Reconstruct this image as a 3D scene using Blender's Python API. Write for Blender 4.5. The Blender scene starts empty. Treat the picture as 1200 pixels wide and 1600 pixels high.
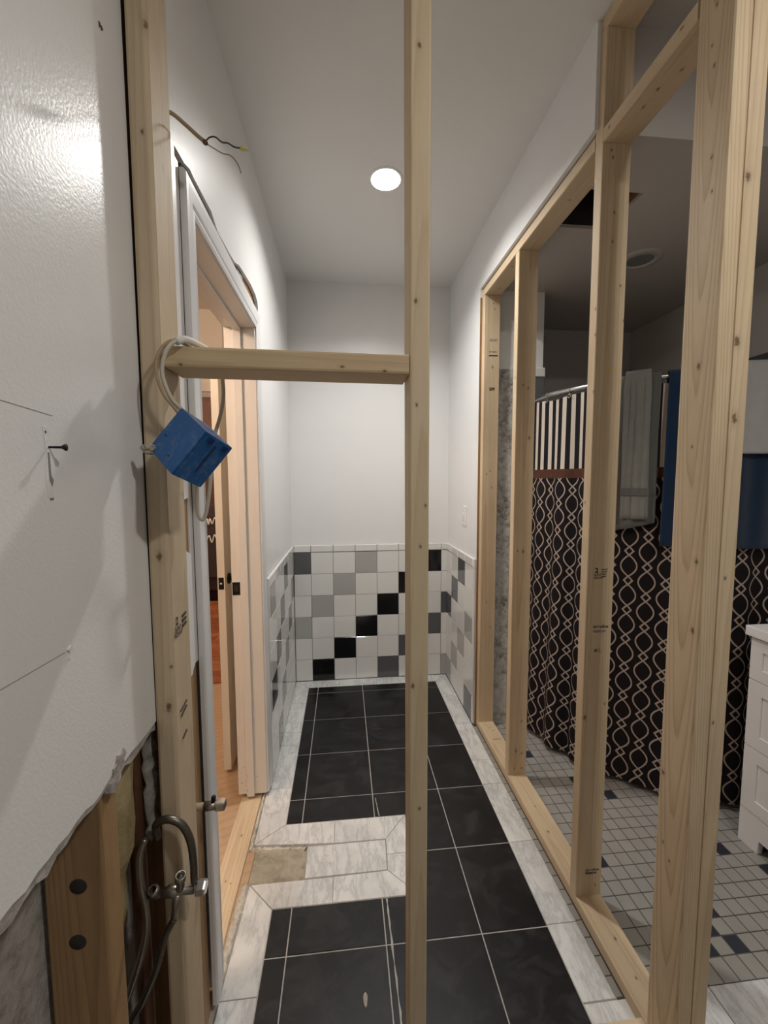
import bpy, bmesh, math, random
from mathutils import Vector, Matrix, Quaternion
R = random.Random(7)
S = bpy.context.scene
COL = S.collection

# ---------------------------------------------------------------- camera
YAW, PITCH, ROLL, FPX, CAMH = map(float, (5.68, 4.52, -0.21, 635.0, 1.445))
def cam_matrix():
    y, p, r = (math.radians(v) for v in (YAW, PITCH, ROLL))
    f = Vector((math.sin(y), math.cos(y), 0)); rt = Vector((math.cos(y), -math.sin(y), 0)); u = Vector((0, 0, 1))
    f2 = f * math.cos(p) - u * math.sin(p); u2 = u * math.cos(p) + f * math.sin(p)
    r3 = rt * math.cos(r) + u2 * math.sin(r); u3 = u2 * math.cos(r) - rt * math.sin(r)
    m = Matrix.Identity(4)
    for i in range(3):
        m[i][0], m[i][1], m[i][2] = r3[i], u3[i], -f2[i]
    m[2][3] = CAMH
    return m
cd = bpy.data.cameras.new('camera'); cam = bpy.data.objects.new('camera', cd); COL.objects.link(cam)
cd.sensor_fit = 'HORIZONTAL'; cd.sensor_width = 36.0; cd.lens = FPX * 36.0 / 1200.0
cd.clip_start = 0.02; cd.clip_end = 60
cam.matrix_world = cam_matrix(); S.camera = cam

# ---------------------------------------------------------------- world, light, exposure
W = bpy.data.worlds.new('world'); S.world = W; W.use_nodes = True
W.node_tree.nodes['Background'].inputs[0].default_value = (0.6, 0.62, 0.66, 1)
W.node_tree.nodes['Background'].inputs[1].default_value = 0.02
S.view_settings.view_transform = 'Standard'; S.view_settings.look = 'None'
S.view_settings.gamma = 1.0; S.view_settings.use_curve_mapping = False
S.view_settings.exposure = 0.36
LENS_POWER = 800.0          # emission of the corridor downlight lens (its lamp is built below)
ENTRY_POWER = 235.0         # emission of the flush ceiling light over the entrance
NEXT_ROOM_POWER = 84.0      # emission of the two globe lamps in the next room

# ---------------------------------------------------------------- node helpers
class N:
    def __init__(s, name):
        s.m = bpy.data.materials.new(name); s.m.use_nodes = True
        s.t = s.m.node_tree; s.b = s.t.nodes['Principled BSDF']
    def n(s, typ, **kw):
        x = s.t.nodes.new(typ)
        for k, v in kw.items(): setattr(x, k, v)
        return x
    def l(s, a, b): s.t.links.new(a, b)
    def val(s, sock, v):
        if isinstance(v, (int, float)): sock.default_value = v
        elif isinstance(v, (tuple, list)):
            sock.default_value = tuple(v) + ((1,) if len(v) == 3 and len(sock.default_value) == 4 else ())
        else: s.l(v, sock)
    def math(s, op, a, b=None, c=None, clamp=False):
        x = s.n('ShaderNodeMath', operation=op, use_clamp=clamp)
        s.val(x.inputs[0], a)
        if b is not None: s.val(x.inputs[1], b)
        if c is not None: s.val(x.inputs[2], c)
        return x.outputs[0]
    def mix(s, f, a, b, mode='MIX'):
        x = s.n('ShaderNodeMix', data_type='RGBA', blend_type=mode)
        s.val(x.inputs[0], f); s.val(x.inputs[6], a); s.val(x.inputs[7], b)
        return x.outputs[2]
    def ramp(s, f, stops):
        x = s.n('ShaderNodeValToRGB'); s.l(f, x.inputs[0]); e = x.color_ramp.elements
        while len(e) < len(stops): e.new(0.5)
        for i, (p, c) in enumerate(stops):
            e[i].position = p; e[i].color = (c, c, c, 1) if isinstance(c, (int, float)) else tuple(c) + (1,)
        return x.outputs[0]
    def coord(s, kind='Object', rnd=0.0):
        o = s.n('ShaderNodeTexCoord').outputs[kind]
        if rnd:
            i = s.n('ShaderNodeObjectInfo').outputs['Random']
            c = s.n('ShaderNodeCombineXYZ')
            s.l(s.math('MULTIPLY', i, rnd), c.inputs[0]); s.l(s.math('MULTIPLY', i, rnd * 1.7), c.inputs[1]); s.l(s.math('MULTIPLY', i, rnd * 0.6), c.inputs[2])
            a = s.n('ShaderNodeVectorMath', operation='ADD'); s.l(o, a.inputs[0]); s.l(c.outputs[0], a.inputs[1]); o = a.outputs[0]
        return o
    def map(s, v, scale=(1, 1, 1), loc=(0, 0, 0), rot=(0, 0, 0)):
        x = s.n('ShaderNodeMapping'); s.l(v, x.inputs[0]); x.inputs[1].default_value = loc; x.inputs[2].default_value = rot; x.inputs[3].default_value = scale
        return x.outputs[0]
    def noise(s, v, scale, detail=3, rough=0.5, dist=0.0):
        x = s.n('ShaderNodeTexNoise'); s.l(v, x.inputs['Vector']); x.inputs['Scale'].default_value = scale
        x.inputs['Detail'].default_value = detail; x.inputs['Roughness'].default_value = rough; x.inputs['Distortion'].default_value = dist
        return x.outputs['Fac']
    def bump(s, h, strength, dist=0.002):
        x = s.n('ShaderNodeBump'); x.inputs['Strength'].default_value = strength; x.inputs['Distance'].default_value = dist
        s.l(h, x.inputs['Height']); s.l(x.outputs[0], s.b.inputs['Normal'])
    def out(s, color=None, rough=None, metal=None, spec=None):
        if color is not None: s.val(s.b.inputs['Base Color'], color)
        if rough is not None: s.val(s.b.inputs['Roughness'], rough)
        if metal is not None: s.val(s.b.inputs['Metallic'], metal)
        if spec is not None: s.val(s.b.inputs['Specular IOR Level'], spec)
        return s.m

def simple(name, color, rough=0.5, metal=0.0, var=0.08, vscale=12.0, bump=0.0, bscale=200.0, spec=0.5):
    n = N(name); c = n.coord('Object', 3.0)
    f = n.noise(c, vscale, 4, 0.6)
    lo = tuple(x * (1 - var) for x in color); hi = tuple(min(1, x * (1 + var)) for x in color)
    n.out(n.mix(f, lo, hi), rough, metal, spec)
    if bump: n.bump(n.noise(c, bscale, 2), bump)
    return n.m

def paint(name, color, rough, bump=0.05, bscale=260.0, spec=0.5, var=0.03):
    n = N(name); c = n.coord('Object')
    f = n.noise(c, 2.5, 4, 0.6)
    n.out(n.mix(f, tuple(x * (1 - var) for x in color), tuple(min(1, x * (1 + var)) for x in color)), rough, 0, spec)
    h = n.math('ADD', n.noise(c, bscale, 2), n.math('MULTIPLY', n.noise(c, 9.0, 2), 0.5))
    n.bump(h, bump, 0.004)
    return n.m

def wood(name, light=(0.69, 0.552, 0.375), dark=(0.50, 0.36, 0.215), knots=(), seed=0.0, stain=0.0, freq=66.0, pith=None, grain=0.6, tilt=None, yellow=None):
    """pine: ring grain round an off-centre pith; knots = (x, y, z, r) in local coordinates"""
    n = N(name); c = n.coord('Object')
    px, py = pith if pith else (0.02 * math.sin(seed * 7.1), 0.042 + 0.01 * math.cos(seed * 3.3))
    off = n.map(c, (1, 1, 0.055), (-px, -py, 0.0), tilt if tilt else (0.20 * math.sin(seed * 5), 0.22 * math.cos(seed * 4), 0))
    off = n.map(off, (1, 1, 1), (0, 0, 0))
    w = n.n('ShaderNodeTexWave', wave_type='RINGS', rings_direction='Z', wave_profile='SAW')
    n.l(off, w.inputs['Vector']); w.inputs['Scale'].default_value = freq; w.inputs['Distortion'].default_value = 2.6
    w.inputs['Detail'].default_value = 2.5; w.inputs['Detail Scale'].default_value = 0.55; w.inputs['Detail Roughness'].default_value = 0.5
    g = n.ramp(w.outputs['Fac'], [(0.0, 0.05), (0.45, 0.10), (0.78, 0.5), (0.94, 0.95), (1.0, 0.2)])
    fib = n.noise(n.map(c, (1, 1, 0.02), (seed, seed, 0)), 420, 3, 0.6)
    blot = n.noise(n.map(c, (1, 1, 0.25), (seed * 2, 0, seed)), 14, 3, 0.6)
    f = n.math('ADD', n.math('MULTIPLY', g, grain), n.math('MULTIPLY', n.math('SUBTRACT', fib, 0.4), 0.6), clamp=True)
    col = n.mix(f, light, dark)
    col = n.mix(n.math('MULTIPLY', n.ramp(blot, [(0.42, 0.0), (0.75, 1.0)]), 0.35 + stain), col, tuple(a * b for a, b in zip(dark, (0.86, 0.86, 0.92))))
    kno = n.math('SUBTRACT', n.noise(c, 190, 3), 0.5) if knots else None
    for (kx, ky, kz, kr) in knots:
        v = n.n('ShaderNodeVectorMath', operation='SUBTRACT'); n.l(c, v.inputs[0]); v.inputs[1].default_value = (kx, ky, kz)
        v2 = n.n('ShaderNodeVectorMath', operation='MULTIPLY'); n.l(v.outputs[0], v2.inputs[0]); v2.inputs[1].default_value = (1.15, 1.15, 0.7)
        d = n.n('ShaderNodeVectorMath', operation='LENGTH'); n.l(v2.outputs[0], d.inputs[0])
        dd = n.math('ADD', d.outputs['Value'], n.math('MULTIPLY', kno, kr * 1.6))
        col = n.mix(n.ramp(n.math('DIVIDE', dd, kr * 2.6, clamp=True), [(0.0, 0.92), (0.24, 0.78), (0.36, 0.22), (0.6, 0.07), (1.0, 0.0)]), col, (0.13, 0.07, 0.03))
    if yellow:
        v = n.n('ShaderNodeVectorMath', operation='SUBTRACT'); n.l(c, v.inputs[0]); v.inputs[1].default_value = yellow
        v2 = n.n('ShaderNodeVectorMath', operation='MULTIPLY'); n.l(v.outputs[0], v2.inputs[0]); v2.inputs[1].default_value = (38, 38, 105)
        d = n.n('ShaderNodeVectorMath', operation='LENGTH'); n.l(v2.outputs[0], d.inputs[0])
        dd = n.math('ADD', d.outputs['Value'], n.math('MULTIPLY', n.math('SUBTRACT', n.noise(c, 130, 3), 0.5), 1.2))
        col = n.mix(n.math('MULTIPLY', n.ramp(dd, [(0.35, 1.0), (0.95, 0.0)]), 0.5), col, (0.62, 0.45, 0.10))
    n.out(col, n.math('ADD', 0.52, n.math('MULTIPLY', fib, 0.2)), 0, 0.35)
    n.bump(n.math('ADD', fib, n.math('MULTIPLY', g, 0.5)), 0.16, 0.0015)
    return n.m

def marble(name):
    n = N(name); c = n.coord('Object', 9.0)
    d = n.noise(c, 5.0, 5, 0.62, 0.6)
    v1 = n.noise(n.map(c, (1, 0.30, 1), rot=(0, 0, 0.75)), 15.0, 7, 0.68, 0.35)
    vein = n.ramp(n.math('ABSOLUTE', n.math('SUBTRACT', v1, 0.5)), [(0.0, 1.0), (0.02, 0.5), (0.07, 0.0)])
    col = n.mix(n.ramp(d, [(0.35, 0.0), (0.68, 1.0)]), (0.78, 0.78, 0.765), (0.61, 0.62, 0.615))
    col = n.mix(n.math('MULTIPLY', vein, 0.5), col, (0.30, 0.31, 0.32))
    dirt = n.noise(n.coord('Object', 4.0), 38, 4, 0.7)
    col = n.mix(n.math('MULTIPLY', n.ramp(dirt, [(0.55, 0.0), (0.8, 1.0)]), 0.25), col, (0.38, 0.31, 0.22))
    n.out(col, 0.28, 0, 0.5); n.bump(n.noise(c, 90, 2), 0.04)
    return n.m

def black_tile_mat(name):
    n = N(name); c = n.coord('Object', 6.0)
    sm = n.noise(n.map(c, (1, 1.4, 1)), 9.0, 5, 0.65, 0.8)
    dust = n.ramp(sm, [(0.48, 0.0), (0.85, 1.0)])
    sp = n.ramp(n.noise(c, 190, 2, 0.7), [(0.74, 0.0), (0.8, 1.0)])
    col = n.mix(n.math('MULTIPLY', dust, 0.28), (0.0075, 0.0072, 0.0073), (0.10, 0.10, 0.105))
    col = n.mix(n.math('MULTIPLY', sp, 0.12), col, (0.35, 0.35, 0.34))
    n.out(col, n.math('ADD', 0.36, n.math('MULTIPLY', dust, 0.3)), 0, 0.35); n.bump(n.noise(c, 120, 2), 0.05)
    return n.m

def mortar_mat(name, a, b, scale=24):
    n = N(name); c = n.coord('Object')
    f = n.noise(c, scale, 8, 0.72, 0.4)
    f2 = n.ramp(n.noise(c, scale * 0.35, 5, 0.65), [(0.40, 0.0), (0.60, 1.0)])
    col = n.mix(n.ramp(f, [(0.38, 0.0), (0.62, 1.0)]), a, b)
    col = n.mix(n.math('MULTIPLY', f2, 0.65), col, tuple(min(1, x * 1.1) for x in b))
    n.out(col, 0.9, 0, 0.2); n.bump(f, 0.8, 0.006)
    return n.m

MAT = {}
MAT['wall'] = paint('wall_paint_white', (0.80, 0.80, 0.795), 0.32, 0.11, 230.0)
MAT['ceil'] = paint('ceiling_paint', (0.79, 0.785, 0.765), 0.85, 0.03)
MAT['bath'] = paint('bathroom_paint_greige', (0.52, 0.487, 0.455), 0.6, 0.03)
MAT['trim'] = paint('trim_paint_white', (0.72, 0.72, 0.73), 0.35, 0.03)
MAT['jamb'] = paint('jamb_paint_cream', (0.78, 0.745, 0.70), 0.35, 0.05)
MAT['next_wall'] = paint('next_room_paint', (0.80, 0.75, 0.66), 0.6)
MAT['gyp'] = mortar_mat('broken_gypsum', (0.30, 0.275, 0.25), (0.52, 0.49, 0.46), 60)
MAT['thinset'] = mortar_mat('bare_thinset', (0.13, 0.12, 0.105), (0.52, 0.51, 0.485), 30)
MAT['cement'] = mortar_mat('bare_cement', (0.25, 0.22, 0.165), (0.42, 0.385, 0.305), 30)
MAT['mortar'] = mortar_mat('old_mortar', (0.42, 0.38, 0.31), (0.66, 0.62, 0.54), 50)
MAT['grout_light'] = simple('grout_light', (0.42, 0.405, 0.38), 0.9, var=0.25, vscale=60)
MAT['grout_wall'] = simple('grout_wall', (0.30, 0.29, 0.27), 0.9, var=0.1)
MAT['grout_dark'] = simple('grout_dark', (0.075, 0.068, 0.06), 0.9, var=0.15)
MAT['t_white'] = simple('tile_white', (0.76, 0.755, 0.735), 0.07, var=0.02, vscale=6)
MAT['t_lgrey'] = simple('tile_light_grey', (0.42, 0.415, 0.40), 0.07, var=0.03, vscale=6)
MAT['t_dgrey'] = simple('tile_dark_grey', (0.105, 0.108, 0.115), 0.07, var=0.05, vscale=6)
MAT['t_black'] = simple('tile_black', (0.006, 0.006, 0.007), 0.13, var=0.05)
MAT['marble'] = marble('marble_white_grey')
MAT['floor_black'] = black_tile_mat('floor_tile_black')
MAT['mos_grey'] = simple('mosaic_grey', (0.31, 0.295, 0.27), 0.42, var=0.22, vscale=5)
MAT['mos_dark'] = simple('mosaic_dark', (0.026, 0.03, 0.045), 0.4, var=0.2, vscale=5)
MAT['chrome'] = simple('brushed_metal', (0.62, 0.62, 0.62), 0.25, 1.0, var=0.1)
MAT['dull_metal'] = simple('dull_plated_brass', (0.34, 0.31, 0.27), 0.36, 0.9, var=0.3, vscale=60)
MAT['hose'] = simple('braided_hose_dark', (0.15, 0.135, 0.115), 0.38, 0.85, var=0.45, vscale=220)
MAT['copper'] = simple('old_copper_pipe', (0.17, 0.085, 0.05), 0.45, 0.7, var=0.3, vscale=30)
MAT['black_metal'] = simple('black_hardware', (0.014, 0.012, 0.012), 0.35, 0.6)
MAT['screw'] = simple('black_screw', (0.02, 0.02, 0.024), 0.4, 0.6)
MAT['blue'] = simple('blue_plastic', (0.016, 0.105, 0.33), 0.42, var=0.35, vscale=26)
def dusty_blue():
    n = N('blue_plastic_dusty'); c = n.coord('Object')
    d = n.ramp(n.noise(c, 42, 6, 0.72), [(0.5, 0.0), (0.78, 1.0)]); f = n.noise(c, 9, 3)
    col = n.mix(f, (0.010, 0.085, 0.27), (0.018, 0.125, 0.37))
    n.out(n.mix(n.math('MULTIPLY', d, 0.45), col, (0.30, 0.36, 0.42)), n.math('ADD', 0.36, n.math('MULTIPLY', d, 0.4)), 0, 0.4)
    return n.m
MAT['blue'] = dusty_blue()
MAT['blue_dark'] = simple('blue_plastic_rib', (0.008, 0.04, 0.15), 0.45, var=0.2)
MAT['plaster'] = simple('plaster_chunk', (0.38, 0.34, 0.27), 0.9, var=0.35, vscale=90, bump=0.5)
MAT['cable_white'] = simple('cable_sheath_white', (0.52, 0.47, 0.38), 0.5, var=0.15)
MAT['cable_tan'] = simple('cable_sheath_tan', (0.36, 0.27, 0.17), 0.6, var=0.3, vscale=40)
MAT['wire_black'] = simple('wire_black', (0.03, 0.028, 0.03), 0.5)
MAT['wire_bare'] = simple('wire_bare_copper', (0.30, 0.22, 0.13), 0.4, 0.6)
MAT['wirenut'] = simple('wire_nut_yellow', (0.62, 0.58, 0.25), 0.5)
MAT['paper'] = simple('white_tape', (0.74, 0.73, 0.70), 0.7)
MAT['insul'] = mortar_mat('insulation_paper', (0.30, 0.235, 0.12), (0.50, 0.41, 0.24), 14)
MAT['foil'] = mortar_mat('crumpled_grey_wrap', (0.10, 0.09, 0.075), (0.36, 0.34, 0.31), 40)
MAT['scar_white'] = simple('wall_scar_white', (0.80, 0.795, 0.78), 0.7, var=0.1, vscale=120, bump=0.6)
MAT['ink'] = simple('stamp_ink', (0.05, 0.04, 0.035), 0.8)
MAT['pencil'] = simple('pencil_line', (0.24, 0.23, 0.22), 0.8)
MAT['vanity'] = paint('vanity_white', (0.78, 0.75, 0.74), 0.35, 0.02)
MAT['ceramic'] = simple('sink_ceramic', (0.82, 0.81, 0.80), 0.1, var=0.01)
MAT['dark_in'] = simple('dark_void', (0.03, 0.024, 0.018), 0.9)
MAT['switch'] = simple('switch_plastic', (0.80, 0.79, 0.76), 0.3, var=0.02)
MAT['lens_grey'] = simple('lamp_lens_off', (0.22, 0.23, 0.23), 0.35)
MAT['plank'] = wood('floor_plank_red', (0.36, 0.115, 0.04), (0.22, 0.055, 0.018), seed=4.2, freq=18)
MAT['plank_b'] = wood('floor_plank_red_b', (0.42, 0.15, 0.055), (0.28, 0.08, 0.028), seed=1.2, freq=18)
MAT['plank_c'] = wood('floor_plank_red_c', (0.30, 0.09, 0.032), (0.18, 0.045, 0.016), seed=6.2, freq=18)
MAT['subfloor'] = wood('subfloor_plywood', (0.52, 0.36, 0.225), (0.42, 0.265, 0.15), seed=2.7, freq=8)
MAT['oldwood'] = wood('old_framing_lumber', (0.33, 0.19, 0.085), (0.17, 0.085, 0.035), seed=1.3, stain=0.3)
MAT['oldwood2'] = wood('old_framing_lumber_pale', (0.40, 0.255, 0.13), (0.23, 0.13, 0.06), seed=2.1, stain=0.2)
MAT['door'] = paint('interior_door_paint', (0.74, 0.70, 0.62), 0.35, 0.03)
MAT['sofa'] = simple('dark_sofa_fabric', (0.05, 0.035, 0.03), 0.9, bump=0.3)
MAT['cabinet'] = wood('brown_cabinet_wood', (0.10, 0.045, 0.025), (0.055, 0.022, 0.012), seed=5.0)

def fabric(name, color, scale=900, b=0.6):
    n = N(name); c = n.coord('Object')
    f = n.noise(c, scale, 2, 0.7); g = n.noise(c, 25, 4, 0.6)
    n.out(n.mix(n.math('ADD', n.math('MULTIPLY', f, 0.6), n.math('MULTIPLY', g, 0.4)), tuple(x * 0.7 for x in color), tuple(min(1, x * 1.25) for x in color)), 0.95, 0, 0.15)
    n.b.inputs['Sheen Weight'].default_value = 0.25
    n.bump(f, b, 0.004)
    return n.m
MAT['towel_grey'] = fabric('towel_grey', (0.15, 0.15, 0.138))
MAT['towel_grey_light'] = fabric('towel_grey_light', (0.25, 0.25, 0.23))
MAT['towel_blue'] = fabric('towel_blue', (0.0035, 0.022, 0.062))
MAT['towel_white'] = fabric('towel_white', (0.72, 0.71, 0.69), b=1.0)

def curtain_mat():
    n = N('shower_curtain_print')
    uv = n.n('ShaderNodeUVMap'); uv.uv_map = 'UVMap'
    s = n.n('ShaderNodeSeparateXYZ'); n.l(uv.outputs[0], s.inputs[0]); U, V = s.outputs[0], s.outputs[1]
    SP, P, d, A, a = 0.0715, 0.137, 0.29, 0.445, 0.235
    cu = n.math('DIVIDE', U, SP); ci = n.math('FLOOR', cu)
    au = n.math('ABSOLUTE', n.math('SUBTRACT', n.math('SUBTRACT', cu, ci), 0.5))
    par = n.math('MULTIPLY', n.math('FLOORED_MODULO', ci, 2.0), 0.5)
    vv = n.math('FRACT', n.math('ADD', n.math('DIVIDE', V, P), par))
    dia = n.math('MULTIPLY', n.math('SUBTRACT', 1.0, n.math('ABSOLUTE', n.math('SUBTRACT', n.math('DIVIDE', vv, d / 2), 1.0))), a)
    ang = n.math('MULTIPLY', n.math('DIVIDE', n.math('SUBTRACT', vv, d), 1 - d), math.pi)
    ova = n.math('MULTIPLY', n.math('POWER', n.math('MAXIMUM', n.math('SINE', ang), 0.0), 0.85), A)
    isd = n.math('LESS_THAN', vv, d)
    f = n.math('ADD', n.math('MULTIPLY', dia, isd), n.math('MULTIPLY', ova, n.math('SUBTRACT', 1.0, isd)))
    dist = n.math('ABSOLUTE', n.math('SUBTRACT', au, f))
    wid = n.math('ADD', 0.036, n.math('MULTIPLY', n.math('ADD', n.math('MULTIPLY', n.math('ABSOLUTE', n.math('COSINE', ang)), n.math('SUBTRACT', 1.0, isd)), isd), 0.026))
    line = n.math('LESS_THAN', dist, wid)
    pat = n.mix(line, (0.0085, 0.006, 0.007), (0.40, 0.32, 0.27))
    st = n.math('LESS_THAN', n.math('FRACT', n.math('DIVIDE', U, 0.0505)), 0.46)
    stripe = n.mix(st, (0.010, 0.008, 0.010), (0.60, 0.53, 0.46))
    col = n.mix(n.math('GREATER_THAN', V, 1.451), pat, (0.085, 0.033, 0.02))
    col = n.mix(n.math('GREATER_THAN', V, 1.497), col, stripe)
    n.out(col, 0.75, 0, 0.2); n.bump(n.noise(n.coord('Object'), 900, 2), 0.15)
    return n.m
MAT['curtain'] = curtain_mat()

def emit(name, color, strength):
    n = N(name); n.out(color, 0.5)
    n.b.inputs['Emission Color'].default_value = tuple(color) + (1,); n.b.inputs['Emission Strength'].default_value = strength
    return n.m
MAT['lamp_entry'] = emit('entry_light_lit', (1.0, 0.96, 0.90), ENTRY_POWER)
MAT['globe'] = emit('globe_lamp_lit', (1.0, 0.76, 0.60), NEXT_ROOM_POWER)
MAT['lamp'] = emit('downlight_lens_lit', (1.0, 0.975, 0.935), LENS_POWER)

# ---------------------------------------------------------------- object helpers
def tag(o, label=None, cat=None, group=None, kind=None):
    if label: o['label'] = label
    if cat: o['category'] = cat
    if group: o['group'] = group
    if kind: o['kind'] = kind
    return o
def link(name, me, mat=None, parent=None, loc=None):
    o = bpy.data.objects.new(name, me); COL.objects.link(o)
    if mat is not None and not me.materials: me.materials.append(MAT[mat] if isinstance(mat, str) else mat)
    if parent is not None: o.parent = parent
    if loc is not None: o.location = loc
    return o
def empty(name, loc=(0, 0, 0)):
    o = bpy.data.objects.new(name, None); COL.objects.link(o); o.location = loc; o.empty_display_size = 0.05
    return o
def mesh(name, verts, faces, smooth=False):
    m = bpy.data.meshes.new(name); m.from_pydata([tuple(v) for v in verts], [], faces)
    if smooth:
        for p in m.polygons: p.use_smooth = True
    m.update(); return m
def bm_mesh(name, bm, smooth=False):
    bmesh.ops.recalc_face_normals(bm, faces=bm.faces)
    m = bpy.data.meshes.new(name); bm.to_mesh(m); bm.free()
    if smooth:
        for p in m.polygons: p.use_smooth = True
    return m
def add_box(bm, x0, x1, y0, y1, z0, z1):
    v = [bm.verts.new((x, y, z)) for x in (x0, x1) for y in (y0, y1) for z in (z0, z1)]
    for f in ((0, 1, 3, 2), (4, 6, 7, 5), (0, 4, 5, 1), (2, 3, 7, 6), (0, 2, 6, 4), (1, 5, 7, 3)):
        bm.faces.new([v[i] for i in f])
    return v
def box(name, b, mat, parent=None, bevel=0.0, seg=1, smooth=False):
    """box given in world coordinates, origin at its base centre"""
    x0, x1, y0, y1, z0, z1 = b; c = ((x0 + x1) / 2, (y0 + y1) / 2, z0)
    bm = bmesh.new(); add_box(bm, x0 - c[0], x1 - c[0], y0 - c[1], y1 - c[1], 0, z1 - z0)
    if bevel: bmesh.ops.bevel(bm, geom=list(bm.edges), offset=bevel, segments=seg, affect='EDGES', profile=0.6)
    o = link(name, bm_mesh(name, bm, smooth), mat, None, c)
    if parent is not None: adopt(o, parent)
    return o
def adopt(o, parent):
    o.parent = parent
    o.matrix_parent_inverse = parent_world(parent).inverted()
    return o
def parent_world(p):
    m = p.matrix_basis.copy()
    if p.parent is not None: m = parent_world(p.parent) @ p.matrix_parent_inverse @ m
    return m
def boxes(name, bl, mat, parent=None, bevel=0.0):
    bm = bmesh.new()
    for b in bl: add_box(bm, *b)
    if bevel: bmesh.ops.bevel(bm, geom=list(bm.edges), offset=bevel, segments=1, affect='EDGES')
    o = link(name, bm_mesh(name, bm), mat)
    if parent is not None: adopt(o, parent)
    return o
def prism(name, pts, axis, a0, a1, mat, parent=None, inset=0.0):
    """polygon pts (2D) extruded along axis from a0 to a1; 'inset' chamfers the a1 face"""
    n = len(pts)
    def P(p, a):
        return {'z': (p[0], p[1], a), 'y': (p[0], a, p[1]), 'x': (a, p[0], p[1])}[axis]
    bm = bmesh.new()
    lo = [bm.verts.new(P(p, a0)) for p in pts]
    if inset:
        am = a1 - inset * (1 if a1 > a0 else -1)
        mid = [bm.verts.new(P(p, am)) for p in pts]
        hi = [bm.verts.new(P(p, a1)) for p in offset_poly(pts, inset)]
        rings = [lo, mid, hi]
    else:
        hi = [bm.verts.new(P(p, a1)) for p in pts]; rings = [lo, hi]
    for r0, r1 in zip(rings, rings[1:]):
        for i in range(n): bm.faces.new((r0[i], r0[(i + 1) % n], r1[(i + 1) % n], r1[i]))
    bm.faces.new(lo); bm.faces.new(rings[-1])
    o = link(name, bm_mesh(name, bm), mat)
    if parent is not None: adopt(o, parent)
    return o
def offset_poly(pts, d):
    a = sum(pts[i][0] * pts[(i + 1) % len(pts)][1] - pts[(i + 1) % len(pts)][0] * pts[i][1] for i in range(len(pts)))
    s = 1 if a > 0 else -1; out = []; n = len(pts)
    for i in range(n):
        p, q, r = Vector(pts[i - 1]), Vector(pts[i]), Vector(pts[(i + 1) % n])
        e1 = (q - p).normalized(); e2 = (r - q).normalized()
        n1 = Vector((-e1.y, e1.x)) * s; n2 = Vector((-e2.y, e2.x)) * s
        b = n1 + n2; k = max(0.3, 1 + n1.dot(n2))
        out.append(tuple(q + b * d / k))
    return out
def catmull(pts, k=8):
    P = [Vector(p) for p in pts]; P = [2 * P[0] - P[1]] + P + [2 * P[-1] - P[-2]]; out = []
    for i in range(1, len(P) - 2):
        a, b, c, d = P[i - 1:i + 3]
        for j in range(k):
            t = j / k
            out.append(0.5 * ((2 * b) + (c - a) * t + (2 * a - 5 * b + 4 * c - d) * t * t + (3 * b - 3 * c + d - a) * t ** 3))
    out.append(P[-2]); return out
def tube_mesh(name, pts, r, seg=10, k=8, ridge=0.0):
    path = catmull(pts, k) if k > 1 else [Vector(p) for p in pts]
    rs = r if callable(r) else (lambda t: r)
    n = len(path); verts = []; faces = []
    tan = [(path[min(i + 1, n - 1)] - path[max(i - 1, 0)]).normalized() for i in range(n)]
    nrm = tan[0].orthogonal().normalized()
    for i in range(n):
        nrm = (nrm - tan[i] * nrm.dot(tan[i])).normalized(); bi = tan[i].cross(nrm)
        rr = rs(i / (n - 1)) * (1 + (ridge if i % 2 else 0))
        for j in range(seg):
            a = 2 * math.pi * j / seg
            verts.append(path[i] + (nrm * math.cos(a) + bi * math.sin(a)) * rr)
    for i in range(n - 1):
        for j in range(seg):
            faces.append((i * seg + j, i * seg + (j + 1) % seg, (i + 1) * seg + (j + 1) % seg, (i + 1) * seg + j))
    faces.append(tuple(range(seg - 1, -1, -1))); faces.append(tuple((n - 1) * seg + j for j in range(seg)))
    return mesh(name, verts, faces, True)
def tube(name, pts, r, mat, parent=None, seg=10, k=8, ridge=0.0):
    o = link(name, tube_mesh(name, pts, r, seg, k, ridge), mat)
    if parent is not None: adopt(o, parent)
    return o
def lathe(name, prof, mat, parent=None, loc=(0, 0, 0), axis=(0, 0, 1), seg=24, smooth=True):
    """profile [(radius, height)] turned about axis"""
    q = Vector((0, 0, 1)).rotation_difference(Vector(axis)); bm = bmesh.new(); rings = []
    for r, h in prof:
        if r < 1e-6: rings.append([bm.verts.new(Vector((0, 0, h)))])
        else: rings.append([bm.verts.new(Vector((r * math.cos(2 * math.pi * j / seg), r * math.sin(2 * math.pi * j / seg), h))) for j in range(seg)])
    for a, b in zip(rings, rings[1:]):
        for j in range(seg):
            k = (j + 1) % seg
            f = [a[j % len(a)], a[k % len(a)], b[k % len(b)], b[j % len(b)]]
            u = []
            for v in f:
                if v not in u: u.append(v)
            if len(u) > 2: bm.faces.new(u)
    m = bm_mesh(name, bm, smooth)
    m.transform(q.to_matrix().to_4x4())
    o = link(name, m, mat, None, loc)
    if parent is not None: adopt(o, parent)
    return o
def text(name, s, size, mat, loc, rot, parent, squeeze=1.0):
    cu = bpy.data.curves.new(name, 'FONT'); cu.body = s; cu.size = size; cu.extrude = 0.0; cu.offset = size * 0.035
    t = bpy.data.objects.new(name, cu); COL.objects.link(t)
    dg = bpy.context.evaluated_depsgraph_get(); m = bpy.data.meshes.new_from_object(t.evaluated_get(dg))
    bpy.data.objects.remove(t); m.materials.clear()
    m.transform(Matrix.Diagonal((squeeze, 1, 1, 1)))
    o = link(name, m, mat, None, loc); o.rotation_euler = rot
    adopt(o, parent); return o

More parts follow.
